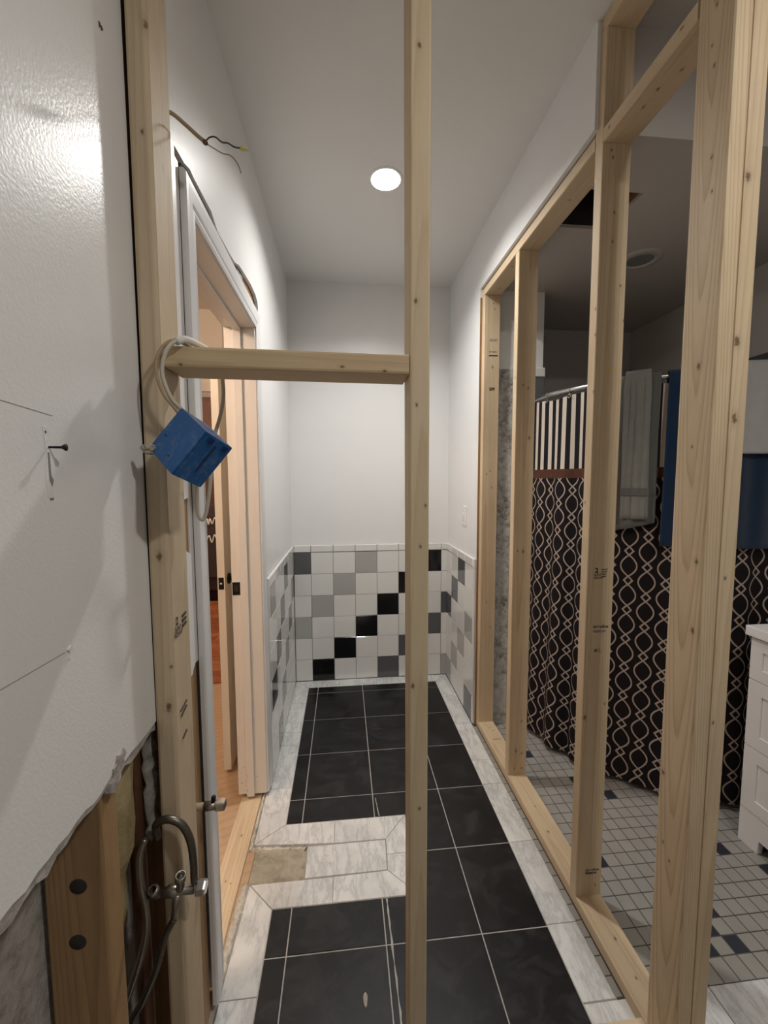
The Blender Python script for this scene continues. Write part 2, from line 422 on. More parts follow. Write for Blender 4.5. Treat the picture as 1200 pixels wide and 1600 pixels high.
# ---------------------------------------------------------------- rooms
XL, XR, YB, ZC, ZB = -0.364, 0.757, 2.875, 2.775, 2.475     # left drywall, right drywall, back drywall, ceiling, bathroom ceiling
BX, BY, WY = 2.03, 2.77, 2.235                               # bathroom right wall, far wall, wing wall face
Y0 = -1.7                                                    # wall behind the camera
def struct(o, label=None, cat=None): return tag(o, label, cat, kind='structure')

floor = struct(boxes('floor', [(-0.36, BX + 0.2, Y0, 2.96, -0.12, -0.012)], 'cement'), 'tiled floor with black tiles, white marble border and grey mosaic', 'floor')
def disc_hole_ceiling(name, x0, x1, y0, y1, z, th, cx, cy, r, mat, seg=32):
    bm = bmesh.new(); inn = []; out = []; top = []
    for j in range(seg):
        a = 2 * math.pi * j / seg; c, s = math.cos(a), math.sin(a)
        inn.append(bm.verts.new((cx + r * c, cy + r * s, z))); top.append(bm.verts.new((cx + r * c, cy + r * s, z + th)))
        k = 0.25 / max(abs(c), abs(s)); out.append(bm.verts.new((cx + k * c, cy + k * s, z)))
    for j in range(seg):
        i = (j + 1) % seg
        bm.faces.new((inn[j], inn[i], out[i], out[j])); bm.faces.new((inn[j], top[j], top[i], inn[i]))
    for (a, b, c, d) in ((x0, cx - .25, y0, y1), (cx + .25, x1, y0, y1), (cx - .25, cx + .25, y0, cy - .25), (cx - .25, cx + .25, cy + .25, y1)):
        add_box(bm, a, b, c, d, z, z + th)
    return link(name, bm_mesh(name, bm), mat)
LX, LY = 0.203, 1.905
struct(disc_hole_ceiling('ceiling', XL - 0.08, XR + 0.01, Y0, YB + 0.01, ZC, 0.06, LX, LY, 0.068, 'ceil'), 'off-white painted ceiling of the narrow corridor', 'ceiling')
struct(boxes('ceiling_entry', [(XR + 0.01, BX + 0.1, Y0, 1.225, ZC, ZC + 0.06)], 'bath'), 'high greige ceiling strip in front of the bulkhead', 'ceiling')
struct(boxes('wall_rear', [(-0.5, BX + 0.1, Y0 - 0.1, Y0, 0, ZC)], 'wall'), 'white wall behind the viewer', 'wall')

# bathroom shell
HX0, HX1, HY0, HY1 = 0.885, 1.092, 1.455, 1.672
cb = struct(boxes('ceiling_bathroom', [(0.765, HX0, 1.237, BY, ZB, ZB + 0.013), (HX1, BX, 1.237, BY, ZB, ZB + 0.013), (HX0, HX1, 1.237, HY0, ZB, ZB + 0.013), (HX0, HX1, HY1, BY, ZB, ZB + 0.013)], 'bath'), 'lower greige bathroom ceiling with a cut-out fan hole', 'ceiling')
boxes('fan_housing', [(HX0 - .02, HX0, HY0 - .02, HY1 + .02, ZB + .013, ZB + .25), (HX0, HX1, HY1, HY1 + .02, ZB + .013, ZB + .25), (HX0, HX1, HY0 - .02, HY0, ZB + .013, ZB + .25)], 'dark_in', cb)
boxes('joist', [(HX1, HX1 + .038, HY0 - .1, HY1 + .1, ZB + .013, ZB + .25)], 'oldwood', cb)
boxes('attic_board', [(HX0 - .02, HX1 + .04, HY0 - .02, HY1 + .02, ZB + .25, ZB + .27)], 'dark_in', cb)
struct(boxes('wall_bulkhead', [(0.85, BX, 1.225, 1.237, ZB, ZC)], 'bath'), 'greige vertical face above the lower bathroom ceiling', 'wall')
wbr = struct(boxes('wall_bathroom_right', [(BX, BX + 0.1, Y0, BY + 0.1, 0, ZC)], 'bath'), 'greige bathroom wall behind the towels', 'wall')
wbf = struct(boxes('wall_bathroom_far', [(1.12, BX + 0.1, BY, BY + 0.1, 0, ZC)], 'bath'), 'dark far wall of the shower behind the curtain', 'wall')
wing = struct(boxes('wall_wing', [(XR, 1.12, WY, YB + 0.1, 0, ZC)], 'wall'), 'short white wall beside the shower with bare thinset strip', 'wall')

# ------------------------------------------------------ tile pieces
TILE = {}
def tile_mesh(w, h, t, bev):
    k = (round(w, 4), round(h, 4), t, bev)
    if k not in TILE:
        a, b, c, d = w / 2, h / 2, w / 2 - bev, h / 2 - bev
        v = [(-a, -b, 0), (a, -b, 0), (a, b, 0), (-a, b, 0), (-a, -b, t - bev), (a, -b, t - bev), (a, b, t - bev), (-a, b, t - bev), (-c, -d, t), (c, -d, t), (c, d, t), (-c, d, t)]
        f = [(8, 9, 10, 11)] + [(i, (i + 1) % 4, 4 + (i + 1) % 4, 4 + i) for i in range(4)] + [(4 + i, 4 + (i + 1) % 4, 8 + (i + 1) % 4, 8 + i) for i in range(4)]
        TILE[k] = (v, f, {})
    return TILE[k]
def tile(name, parent, w, h, t, mat, loc, rot, bev=0.0012, jit=0.0):
    v, f, cache = tile_mesh(w, h, t, bev)
    if mat not in cache:
        m = mesh(name, v, f); m.materials.append(MAT[mat]); cache[mat] = m
    o = bpy.data.objects.new(name, cache[mat]); COL.objects.link(o)
    o.location = (loc[0], loc[1], loc[2]); o.rotation_euler = rot
    if jit: o.rotation_euler[0] += R.uniform(-jit, jit); o.rotation_euler[1] += R.uniform(-jit, jit)
    adopt(o, parent); return o
ROT = {'-y': (math.pi / 2, 0, 0), '+x': (math.pi / 2, 0, math.pi / 2), '-x': (math.pi / 2, 0, -math.pi / 2), '+z': (0, 0, 0)}
CM = {'w': 't_white', 'l': 't_lgrey', 'd': 't_dgrey', 'k': 't_black'}
G = 0.0026
ZR = [0.938 - 0.1556 * i for i in range(7)]; ZR[6] = 0.004
def wall_tiles(parent, axis, fixed, edges, pat, cap=True):
    """edges: coordinates of the column joints; pat: rows of colour letters; fixed: plane of the tile back"""
    for c in range(len(edges) - 1):
        e0, e1 = edges[c], edges[c + 1]; m = (e0 + e1) / 2; w = abs(e1 - e0) - G
        for r in range(6):
            z0, z1 = ZR[r + 1], ZR[r]
            loc = (m, fixed, (z0 + z1) / 2) if axis == '-y' else (fixed, m, (z0 + z1) / 2)
            tile('wall_tile', parent, w, z1 - z0 - G, 0.008, CM[pat[r][c]], loc, ROT[axis])
        if cap:
            loc = (m, fixed, 0.964) if axis == '-y' else (fixed, m, 0.964)
            tile('cap_tile', parent, w, 0.052 - G, 0.012, 't_white', loc, ROT[axis], 0.004)
wb = struct(boxes('wall_back', [(XL - 0.1, XR, YB, YB + 0.1, 0, ZC)], 'wall'), 'white back wall with tiled lower half', 'wall')
boxes('grout_bed', [(XL, XR, YB - 0.005, YB, 0, 0.985)], 'grout_wall', wb)
wall_tiles(wb, '-y', YB - 0.004, [-0.352, -0.234, -0.0785, 0.0775, 0.2335, 0.389, 0.5455, 0.702, 0.746],
           ['dwwlwwkw', 'wwlwwkww', 'wlwwkwwd', 'lwwkwwdw', 'wwkwwdww', 'wkwwdwwl'])
# right corridor wall (tiled stub + strip over the header)
wr = struct(boxes('wall_right', [(XR - 0.004, XR, WY, YB, 0, ZC), (XR - 0.004, XR + 0.008, 1.222, WY, 2.478, ZC)], 'wall'), 'white right corridor wall with tiled lower half and light switch', 'wall')
boxes('grout_bed', [(XR - 0.007, XR - 0.003, WY + 0.004, YB, 0, 0.985)], 'grout_wall', wr)
wall_tiles(wr, '-x', XR - 0.005, [2.866, 2.735, 2.58, 2.425, 2.27, 2.240],
           ['wwdww', 'wdwww', 'dwwlw', 'wwlww', 'wlwww', 'lwwdw'])
boxes('broken_edge', [(XR - 0.003, XR + 0.008, WY - 0.004, WY + 0.002, 0, 2.43)], 'oldwood', wr)

# left wall: drywall panels, cut away below 0.985 between the viewer and the door
wl = struct(boxes('wall_left', [(-0.490, -0.476, Y0, 1.08, 0, ZC)], 'gyp'), 'white left wall, broken open at the bottom near the pipes', 'wall')
def ragged(y0, y1, zb, amp, n, seed):
    r = random.Random(seed); return [(y0 + (y1 - y0) * i / n, zb + (r.uniform(-amp, amp) if 0 < i < n else 0)) for i in range(n + 1)]
def drywall(y0, y1, zb, seed, amp=0.004):
    n = max(6, int((y1 - y0) / 0.018)); b = ragged(y0, y1, zb, amp, n, seed)
    prism('drywall_sheet', b + [(y1, ZC + .02), (y0, ZC + .02)], 'x', XL - 0.003, XL, 'wall', wl)
    b2 = [(y, z - 0.009 - abs(random.Random(seed * 31 + i).gauss(0, 0.006))) for i, (y, z) in enumerate(b)]
    prism('gypsum_core', b2 + [(y1, ZC), (y0, ZC)], 'x', XL - 0.013, XL - 0.0028, 'gyp', wl)
drywall(Y0, 0.789, 0.984, 3)
prism('drywall_sheet', ragged(0.835, 1.0, 0.984, 0.004, 9, 5)[:-1] + [(0.985, 0.99), (1.0, 1.002), (1.0, 1.27), (0.965, 1.285), (0.955, 1.34), (0.963, 1.40), (1.0, 1.405), (1.0, ZC + .02), (0.835, ZC + .02)], 'x', XL - 0.013, XL, 'wall', wl)
DY0, DY1, DZ = 1.10, 1.80, 2.08          # door opening
prism('drywall_sheet', [(1.0, 2.185), (1.06, 2.19), (1.097, 2.203), (1.12, 2.200), (1.258, 2.206), (1.314, 2.183), (1.438, 2.189), (1.51, 2.195), (1.57, 2.216), (1.631, 2.224), (1.76, 2.237), (1.85, 2.234), (1.885, 2.220), (1.893, 2.196), (1.885, 2.15), (1.87, 2.14), (1.87, 0.0), (YB, 0.0), (YB, ZC + .02), (1.0, ZC + .02)], 'x', XL - 0.013, XL, 'wall', wl)
boxes('grout_bed', [(XL, XL + 0.003, 1.902, YB, 0, 0.985)], 'grout_wall', wl)
wall_tiles(wl, '+x', XL + 0.002, [2.866, 2.72, 2.566, 2.411, 2.256, 2.101, 1.945, 1.902],
           ['wwdwwlw', 'dwwdwww', 'wdwwdww', 'wwdwwkw', 'wwwdwww', 'wwwwdww'])
boxes('tile_end_bead', [(XL, XL + 0.012, 1.895, 1.9015, 0, 0.99)], 't_white', wl)

# old framing inside the left wall
def lumber(name, label, b, mat=None, knots=(), group=None, lean=(0, 0), twist=0.0, bevel=0.0035, parent=None, cat='lumber', wargs=None, seed=None):
    """2x4 in world coordinates; local z runs along the board; knots in world coordinates"""
    x0, x1, y0, y1, z0, z1 = b; d = (x1 - x0, y1 - y0, z1 - z0); ax = d.index(max(d))
    c = Vector(((x0 + x1) / 2, (y0 + y1) / 2, (z0 + z1) / 2)); base = c.copy()
    rot = {2: Matrix.Identity(3), 1: Matrix.Rotation(-math.pi / 2, 3, 'X'), 0: Matrix.Rotation(math.pi / 2, 3, 'Y')}[ax]
    base[ax] = (x0, y0, z0)[ax]; M4 = Matrix.Translation(base) @ rot.to_4x4(); inv = M4.inverted()
    p = inv @ Vector((x0, y0, z0)); q = inv @ Vector((x1, y1, z1))
    lo = [min(p[i], q[i]) for i in range(3)]; hi = [max(p[i], q[i]) for i in range(3)]
    bm = bmesh.new(); add_box(bm, lo[0], hi[0], lo[1], hi[1], lo[2], hi[2])
    long_e = [e for e in bm.edges if abs((e.verts[0].co - e.verts[1].co).z) > 0.5 * (hi[2] - lo[2])]
    bmesh.ops.bevel(bm, geom=long_e, offset=bevel, segments=2, affect='EDGES', profile=0.5)
    if lean != (0, 0) or twist:
        n = 14; L = hi[2] - lo[2]
        for i in range(1, n):
            bmesh.ops.bisect_plane(bm, geom=bm.verts[:] + bm.edges[:] + bm.faces[:], plane_co=(0, 0, lo[2] + L * i / n), plane_no=(0, 0, 1))
        for v in bm.verts:
            t = 1 - (v.co.z - lo[2]) / L          # 1 at the bottom
            a = math.radians(twist) * t; x, y = v.co.x, v.co.y
            v.co.x = x * math.cos(a) - y * math.sin(a) + lean[0] * t; v.co.y = x * math.sin(a) + y * math.cos(a) + lean[1] * t
    if mat is None:
        sd = seed if seed is not None else R.uniform(0, 9)
        kn = [tuple(inv @ Vector(k[:3])) + (k[3],) for k in knots]
        mat = wood('pine_' + name + '_%d' % len(bpy.data.materials), knots=kn, seed=sd, **(wargs or {}))
    o = link(name, bm_mesh(name, bm), mat); o.matrix_world = M4
    if parent is not None: adopt(o, parent)
    elif label: tag(o, label, cat, group)
    return o

cs = lumber('old_wall_stud', 'old brown stud with two drilled holes under the broken drywall', (-0.467, -0.378, 0.628, 0.672, 0.0, 2.6), MAT['oldwood2'], cat='stud')
for z, x in ((0.817, -0.417), (0.723, -0.423)):
    lathe('drilled_hole', [(0.0, 0.0004), (0.0125, 0.0004), (0.013, 0.0)], 'dark_in', cs, (x, 0.6278, z), (0, -1, 0), 16)
for b, lab in (((-0.467, -0.378, 0.905, 0.945, 0.0, 2.6), 'old brown stud in the slot between new post and door casing'),
               ((-0.467, -0.369, 0.958, 1.021, 0.03, 2.1), 'old brown trimmer stud right beside the grey door casing'),):
    lumber('old_wall_stud', lab, b, MAT['oldwood2' if 'trimmer' in lab else 'oldwood'], cat='stud')
lumber('old_wall_stud', 'old dark stud in the slot beside the tall left post', (-0.467, -0.368, 0.792, 0.834, 1.02, 2.7), MAT['oldwood'], cat='stud')
lumber('old_bottom_plate', 'old brown bottom plate inside the opened left wall', (-0.467, -0.378, Y0, 1.08, -0.03, 0.01), MAT['oldwood'], cat='lumber')
# insulation batt between the old studs
ib = bmesh.new(); bmesh.ops.create_grid(ib, x_segments=10, y_segments=30, size=0.5)
for v in ib.verts:
    u, w = v.co.x + 0.5, v.co.y + 0.5
    v.co = Vector((-0.412 + 0.024 * math.sin(math.pi * u) + R.uniform(-0.006, 0.006), 0.675 + 0.10 * u, 0.62 + 1.6 * w))
for v in ib.verts:
    if v.co.z < 0.75: v.co.x -= 0.02
io = link('insulation_batt', bm_mesh('insulation_batt', ib, True), 'insul'); tag(io, 'yellowish paper-faced insulation inside the opened wall', 'insulation')
md = io.modifiers.new('solid', 'SOLIDIFY'); md.thickness = 0.03; md.offset = -1
fo = bmesh.new(); bmesh.ops.create_grid(fo, x_segments=6, y_segments=18, size=0.5)
for v in fo.verts:
    u, w = v.co.x + 0.5, v.co.y + 0.5
    v.co = Vector((-0.388 + 0.010 * math.sin(math.pi * u) + R.uniform(-0.006, 0.006), 0.785 + 0.04 * u, 0.74 + 0.30 * w))
fw = link('pipe_wrap', bm_mesh('pipe_wrap', fo, True), 'foil'); tag(fw, 'crumpled grey wrap strip beside the copper pipe in the wall', 'wrap')
md = fw.modifiers.new('solid', 'SOLIDIFY'); md.thickness = 0.006
tag(tube('water_pipe', [(-0.41, 0.790, 0.03), (-0.41, 0.790, 0.6), (-0.41, 0.790, 1.1)], 0.015, 'copper'), 'dark old copper pipe rising inside the opened wall', 'pipe')
# crumpled wrap showing in the small hole above
tag(link('torn_wrap', (lambda: (lambda b: ([setattr(v, 'co', Vector((-0.385 + R.uniform(-.006, .006), 0.96 + 0.05 * (v.co.x + .5), 1.26 + 0.16 * (v.co.y + .5)))) for v in b.verts], bm_mesh('torn_wrap', b, True))[1])((lambda b: (bmesh.ops.create_grid(b, x_segments=6, y_segments=10, size=0.5), b)[1])(bmesh.new())))(), 'foil'), 'torn grey wrap in the small hole beside the casing', 'wrap')

# loose flap of broken drywall and scars on the left wall
tag(prism('broken_drywall_flap', [(0.628, 0.966), (0.631, 0.979), (0.638, 0.983), (0.640, 0.996), (0.649, 0.999), (0.653, 1.009), (0.664, 1.004), (0.671, 1.010), (0.676, 0.998), (0.669, 0.992), (0.672, 0.981), (0.660, 0.979), (0.656, 0.968), (0.645, 0.966), (0.641, 0.957)], 'x', XL - 0.006, XL + 0.003, 'gyp'), 'torn flap of gypsum on the broken drywall edge', 'drywall')
sc = empty('drywall_screw', (XL, 0.548, 1.487)); tag(sc, 'black screw sticking out of the scarred left wall', 'screw')
lathe('shank', [(0.0, 0.0), (0.0014, 0.0), (0.0017, 0.017), (0.0, 0.017)], 'screw', sc, (XL, 0.548, 1.487), (1, 0.15, 0), 8)
lathe('head', [(0.0, 0.0145), (0.002, 0.0145), (0.0045, 0.0185), (0.0045, 0.0195), (0.0, 0.0195)], 'screw', sc, (XL, 0.548, 1.487), (1, 0.15, 0), 12)
def scar(pts, mat, name, t=0.0006, label=None, cat=None):
    o = prism(name, pts, 'x', XL - 0.0005, XL + t, mat, wl); return o
scar([(0.540, 1.512), (0.546, 1.514), (0.550, 1.505), (0.549, 1.49), (0.551, 1.47), (0.553, 1.444), (0.549, 1.428), (0.542, 1.425), (0.540, 1.45), (0.544, 1.48)], 'scar_white', 'plaster_scar')
scar([(0.5455, 1.481), (0.548, 1.48), (0.5485, 1.452), (0.552, 1.446), (0.549, 1.438), (0.5455, 1.447)], 'pencil', 'gouge', 0.0012)
scar([(0.5425, 1.506), (0.5445, 1.507), (0.5455, 1.505), (0.544, 1.503)], 'ink', 'nail_hole', 0.0009)
scar([(0.545, 1.424), (0.551, 1.424), (0.550, 1.421), (0.545, 1.4215)], 'pencil', 'gouge', 0.001)
scar([(0.556, 1.224), (0.563, 1.228), (0.566, 1.222), (0.562, 1.214), (0.557, 1.211), (0.560, 1.219)], 'scar_white', 'plaster_scar', 0.003)
def pline(a, b, w=0.0012):
    v = Vector((b[0] - a[0], b[1] - a[1])); n = Vector((-v.y, v.x)).normalized() * w / 2
    prism('pencil_line', [(a[0] - n.x, a[1] - n.y), (b[0] - n.x, b[1] - n.y), (b[0] + n.x, b[1] + n.y), (a[0] + n.x, a[1] + n.y)], 'x', XL - 0.0005, XL + 0.0004, 'pencil', wl)
pline((0.44, 1.534), (0.559, 1.527), 0.0006); pline((0.44, 1.225), (0.552, 1.222), 0.0007)
text('wall_mark', 'FB', 0.012, 'ink', (XL + 0.0008, 0.716, 2.137), ROT['+x'], wl)

# ---------------------------------------------------------------- door frame in the left wall
d1 = struct(empty('door_1', (-0.42, 1.45, 0)), 'white cased doorway with a pinkish lit far jamb', 'doorway')
XF, XK = -0.350, -0.490
box('far_jamb', (XK, XL + 0.001, DY1, DY1 + 0.02, 0.018, DZ + 0.02), 'jamb', d1, 0.0015)
box('door_stop', (-0.452, -0.418, DY1 - 0.011, DY1, 0.012, DZ), 'jamb', d1, 0.002)
box('near_jamb', (XK, XL + 0.001, DY0 - 0.02, DY0, 0.018, DZ + 0.02), 'jamb', d1, 0.0015)
box('head_jamb', (XK, XL + 0.001, DY0, DY1, DZ, DZ + 0.02), 'jamb', d1, 0.0015)
box('head_stop', (-0.452, -0.418, DY0, DY1, DZ - 0.011, DZ), 'jamb', d1, 0.002)
cas = [(0.0, 0.0), (0.0, 0.008), (0.010, 0.011), (0.018, 0.0085), (0.026, 0.012), (0.055, 0.014), (0.068, 0.014), (0.072, 0.010), (0.072, 0.0)]
def casing(name, horizontal, inner, a0, a1, sgn, scale=1.0):
    pts = []
    bm = bmesh.new(); rings = []
    for i, a in enumerate((a0, a1)):
        ring = []
        for o_, t in cas:
            o_ *= scale
            m = o_                                           # mitre
            if horizontal: ring.append(bm.verts.new((XL + t, a + (-m if i == 0 else m), inner + o_)))
            else: ring.append(bm.verts.new((XL + t, inner + sgn * o_, a + (m if i == 1 else 0))))
        rings.append(ring)
    n = len(cas)
    for j in range(n): bm.faces.new((rings[0][j], rings[0][(j + 1) % n], rings[1][(j + 1) % n], rings[1][j]))
    bm.faces.new(rings[0]); bm.faces.new(rings[1])
    return adopt(link(name, bm_mesh(name, bm), 'trim'), d1)
casing('head_casing', True, DZ + 0.004, DY0 - 0.004, DY1 + 0.004, 1)
casing('far_casing', False, DY1 + 0.004, 0.02, DZ + 0.004, 1, 0.85)
casing('near_casing', False, DY0 - 0.004, 0.04, DZ + 0.004, -1)
box('shim_strip', (XL - 0.012, XL - 0.001, 1.001, 1.022, 1.0, 2.165), 'trim', d1)
boxes('far_shim_edge', [(-0.476, -0.377, 1.822, 1.86, 0, 2.2)], 'oldwood', d1)
boxes('header', [(-0.467, -0.378, 1.03, 1.86, 2.13, 2.30)], 'oldwood', d1)
boxes('gap_wrap', [(-0.3775, -0.372, 1.06, 1.47, 2.14, 2.22), (-0.3775, -0.374, 1.58, 1.66, 2.14, 2.24)], 'foil', d1)
sp = box('strike_plate', (-0.487, -0.437, DY1 - 0.0025, DY1 + 0.001, 0.945, 1.002), 'black_metal', d1, 0.001)
box('strike_hole', (-0.478, -0.462, DY1 - 0.003, DY1 + 0.0005, 0.962, 0.988), 'dark_in', d1)
for x, z in ((-0.474, 0.075), (-0.445, 0.115), (-0.462, 0.15), (-0.405, 0.10), (-0.448, 0.045)):
    lathe('nail_hole', [(0.0, 0.0006), (0.0022, 0.0003)], 'ink', d1, (x, DY1 - 0.0002 if not -0.452 < x < -0.418 else DY1 - 0.0112, z), (0, -1, 0), 8)

# next room
nf = struct(boxes('floor_next_room', [(-4.2, -0.36, 0.2, 6.6, -0.12, -0.008)], 'subfloor'), 'bare tan plywood subfloor of the next room', 'floor')
k = 0
for iy in range(26):
    y0 = 2.96 + 0.089 * iy; x = -0.55 - (0.37 * iy) % 0.9
    edges = [-0.50]
    while x > -3.2: edges.append(x); x -= 0.9
    for a, b in zip(edges, edges[1:]):
        if y0 < 5.2 and not (a < -2.2):
            tile('floor_plank', nf, a - b - 0.003, 0.0865, 0.012, R.choice(('plank', 'plank_b', 'plank_c')), ((a + b) / 2, y0, -0.008), (0, 0, 0), 0.001)
struct(boxes('wall_next_room', [(-4.2, -4.1, 0.2, 6.6, 0, 2.775), (-4.2, -0.476, 0.1, 0.2, 0, 2.775), (-0.476, -0.40, 1.86, 6.6, 0, 2.775), (-4.2, -0.40, 6.5, 6.6, 0, 2.775), (-4.2, -0.476, 3.4, 3.5, 2.20, 2.775), (-0.93, -0.476, 3.4, 3.5, 0, 2.775), (-4.2, -2.6, 3.4, 3.5, 0, 2.775)], 'next_wall'), 'warm cream walls of the next room', 'wall')
struct(boxes('trim_1', [(-2.6, -0.93, 3.385, 3.40, 2.145, 2.21), (-0.945, -0.88, 3.385, 3.40, 0.0, 2.145)], 'door'), 'cream trim over the wide opening in the next room', 'trim')
struct(boxes('ceiling_next_room', [(-4.2, -0.48, 0.1, 6.6, 2.775, 2.83)], 'next_wall'), 'cream ceiling of the next room', 'ceiling')
cbn = empty('tall_cabinet', (-1.7, 5.6, 0)); tag(cbn, 'tall brown cabinet seen through the doorway', 'cabinet')
box('body', (-2.6, -1.0, 5.45, 5.9, 0, 2.5), 'cabinet', cbn, 0.01)
box('cabinet_door', (-2.55, -1.82, 5.43, 5.45, 0.1, 2.45), 'cabinet', cbn, 0.005); box('cabinet_door', (-1.78, -1.05, 5.43, 5.45, 0.1, 2.45), 'cabinet', cbn, 0.005)
sf = empty('sofa', (-1.7, 5.05, 0)); tag(sf, 'dark upholstered sofa seen through the doorway slit', 'sofa')
box('seat', (-2.5, -1.1, 4.95, 5.38, 0.12, 0.46), 'sofa', sf, 0.05, 3); box('backrest', (-2.5, -1.1, 5.2, 5.42, 0.4, 0.95), 'sofa', sf, 0.05, 3)
box('base', (-2.48, -1.12, 4.96, 5.36, 0.0, 0.13), 'black_metal', sf)
th = empty('throw_blanket', (-1.55, 5.0, 0.5)); tag(th, 'dark throw blanket with white script on the sofa', 'blanket')
box('cloth', (-1.75, -1.3, 4.90, 4.94, 0.30, 1.16), 'sofa', th, 0.012, 2)
tube('script_print', [(-1.60, 4.897, 0.95), (-1.585, 4.897, 1.0), (-1.57, 4.897, 0.93), (-1.555, 4.897, 1.0), (-1.53, 4.897, 0.94), (-1.50, 4.897, 1.01), (-1.47, 4.897, 0.95)], 0.008, 'paper', th, 6, 6)
tube('script_print', [(-1.60, 4.897, 0.74), (-1.57, 4.897, 0.80), (-1.54, 4.897, 0.72), (-1.51, 4.897, 0.81), (-1.48, 4.897, 0.75)], 0.008, 'paper', th, 6, 6)

# interior door leaf standing open beyond the doorway
idr = empty('interior_door', (-0.585, 2.0, 0.015)); tag(idr, 'cream interior door standing open, its latch edge facing the doorway', 'door')
box('leaf', (-0.603, -0.568, 1.975, 2.70, 0.015, 2.045), 'door', idr, 0.0015)
box('latch_plate', (-0.598, -0.573, 1.9738, 1.976, 0.925, 0.983), 'black_metal', idr, 0.001)
lathe('latch_bolt', [(0.0, 0.006), (0.005, 0.006), (0.006, 0.0)], 'chrome', idr, (-0.5855, 1.974, 0.954), (0, -1, 0), 12)
kb = lathe('rosette', [(0.0, 0.010), (0.024, 0.010), (0.028, 0.0)], 'black_metal', idr, (-0.568, 2.035, 0.965), (1, 0, 0), 20)
lathe('knob', [(0.010, 0.008), (0.010, 0.025), (0.023, 0.036), (0.026, 0.048), (0.018, 0.058), (0.0, 0.06)], 'black_metal', idr, (-0.568, 2.035, 0.965), (1, 0, 0), 20)

# ---------------------------------------------------------------- corridor floor pieces
BL, BR = -0.257, 0.643
gx = [BL, -0.190, 0.117, 0.424, BR]; gy = [2.770, 2.690, 2.380, 2.070, 1.765, 1.458, 1.151, 0.844, 0.537, 0.23]
GF = 0.004; ZT = 0.0
N1, N0, NX = 1.635, 1.295, 0.248          # marble notch at the doorway: top, bottom, right end
boxes('grout_bed', [(BL - 0.002, BR + 0.002, 0.2, N0, -0.012, -0.0018), (BL - 0.002, BR + 0.002, N1, 2.772, -0.012, -0.0018), (NX, BR + 0.002, N0, N1, -0.012, -0.0018)], 'grout_light', floor)
def ptile(name, pts, mat, g=0.002, z1=0.0, jz=0.0):
    pts = offset_poly(pts, g / 2) if g else pts
    return prism(name, pts, 'z', -0.0115, z1 + R.uniform(-jz, jz), mat, floor, 0.0009)
for i in range(4):
    for j in range(len(gy) - 1):
        x0, x1, y1, y0 = gx[i], gx[i + 1], gy[j], gy[j + 1]
        rects = [(x0, x1, y0, y1)]
        out = []
        for (a, b, c, d) in rects:
            if a < NX and c < N1 and d > N0:
                if d > N1: out.append((a, min(b, NX) if b > NX else b, N1, d))
                if c < N0: out.append((a, min(b, NX) if b > NX else b, c, N0))
                if b > NX: out.append((NX, b, c, d)) if b - NX > 0.02 else None
            else: out.append((a, b, c, d))
        if len(out) > 1 and any(o[0] == NX for o in out):
            # an L or strip next to the notch
            pts = None
            top = [o for o in out if o[0] != NX and o[2] == N1]; bot = [o for o in out if o[0] != NX and o[3] == N0]
            if top: pts = [(x0, N1), (NX, N1), (NX, y0), (x1, y0), (x1, y1), (x0, y1)]
            if bot: pts = [(x0, y0), (x1, y0), (x1, y1), (NX, y1), (NX, N0), (x0, N0)]
            ptile('black_floor_tile', pts, 'floor_black', GF); continue
        for (a, b, c, d) in out:
            tile('black_floor_tile', floor, b - a - GF, d - c - GF, 0.0115, 'floor_black', ((a + b) / 2, (c + d) / 2, -0.0115), (0, 0, 0), 0.0009)
# scraped grout residue
def smear(a, b, w, n, seed):
    r = random.Random(seed); a, b = Vector(a), Vector(b); L = []; Rr = []
    for i in range(n + 1):
        p = a.lerp(b, i / n); L.append((p.x - w * r.uniform(0.2, 1), p.y)) ; Rr.append((p.x + w * r.uniform(0.2, 1), p.y))
    return L + Rr[::-1]
prism('grout_smear', smear((0.133, 1.29), (0.138, 0.95), 0.004, 18, 2), 'z', 0.0, 0.0007, 'grout_light', floor)
prism('grout_smear', smear((0.128, 1.74), (0.137, 1.64), 0.003, 8, 3), 'z', 0.0, 0.0006, 'grout_light', floor)
prism('plaster_drip', [(0.045 + 0.006 * math.cos(t) * (1 + .15 * math.sin(3 * t)), 1.022 + 0.017 * math.sin(t)) for t in [i * math.pi / 7 for i in range(14)]], 'z', 0.0, 0.003, 'mortar', floor, 0.0012)
# marble border
boxes('marble_bed', [(-0.362, BL - 0.002, 0.2, N0, -0.012, -0.002), (-0.362, BL - 0.002, N1 - .1, 2.875, -0.012, -0.002), (BR + 0.002, 0.744, 0.94, 2.875, -0.012, -0.002), (-0.36, 0.745, 2.772, 2.875, -0.012, -0.002), (-0.16, NX, N0, N1, -0.012, -0.002)], 'grout_wall', floor)
mp = lambda pts, jz=0.0004: ptile('marble_tile', pts, 'marble', 0.0022, 0.0, jz)
ML, MR, MB = -0.355, 0.7425, 2.866
# back band, mitred at both corners
for a, b in ((-0.046, 0.197), (0.197, 0.45)): mp([(a, 2.770), (b, 2.770), (b, MB), (a, MB)])
mp([(BL, 2.770), (-0.046, 2.770), (-0.046, MB), (ML, MB)]); mp([(0.45, 2.770), (BR, 2.770), (MR, MB), (0.45, MB)])
# right band
ry = [2.56, 2.254, 1.936, 1.77, 1.459, 1.155, 0.955]
mp([(BR, 2.770), (BR, 2.56), (MR, 2.56), (MR, MB)])
for a, b in zip(ry, ry[1:]): mp([(BR, b), (MR, b), (MR, a), (BR, a)])
mp([(BR, 0.65), (0.80, 0.65), (0.80, 0.953), (BR, 0.953)])
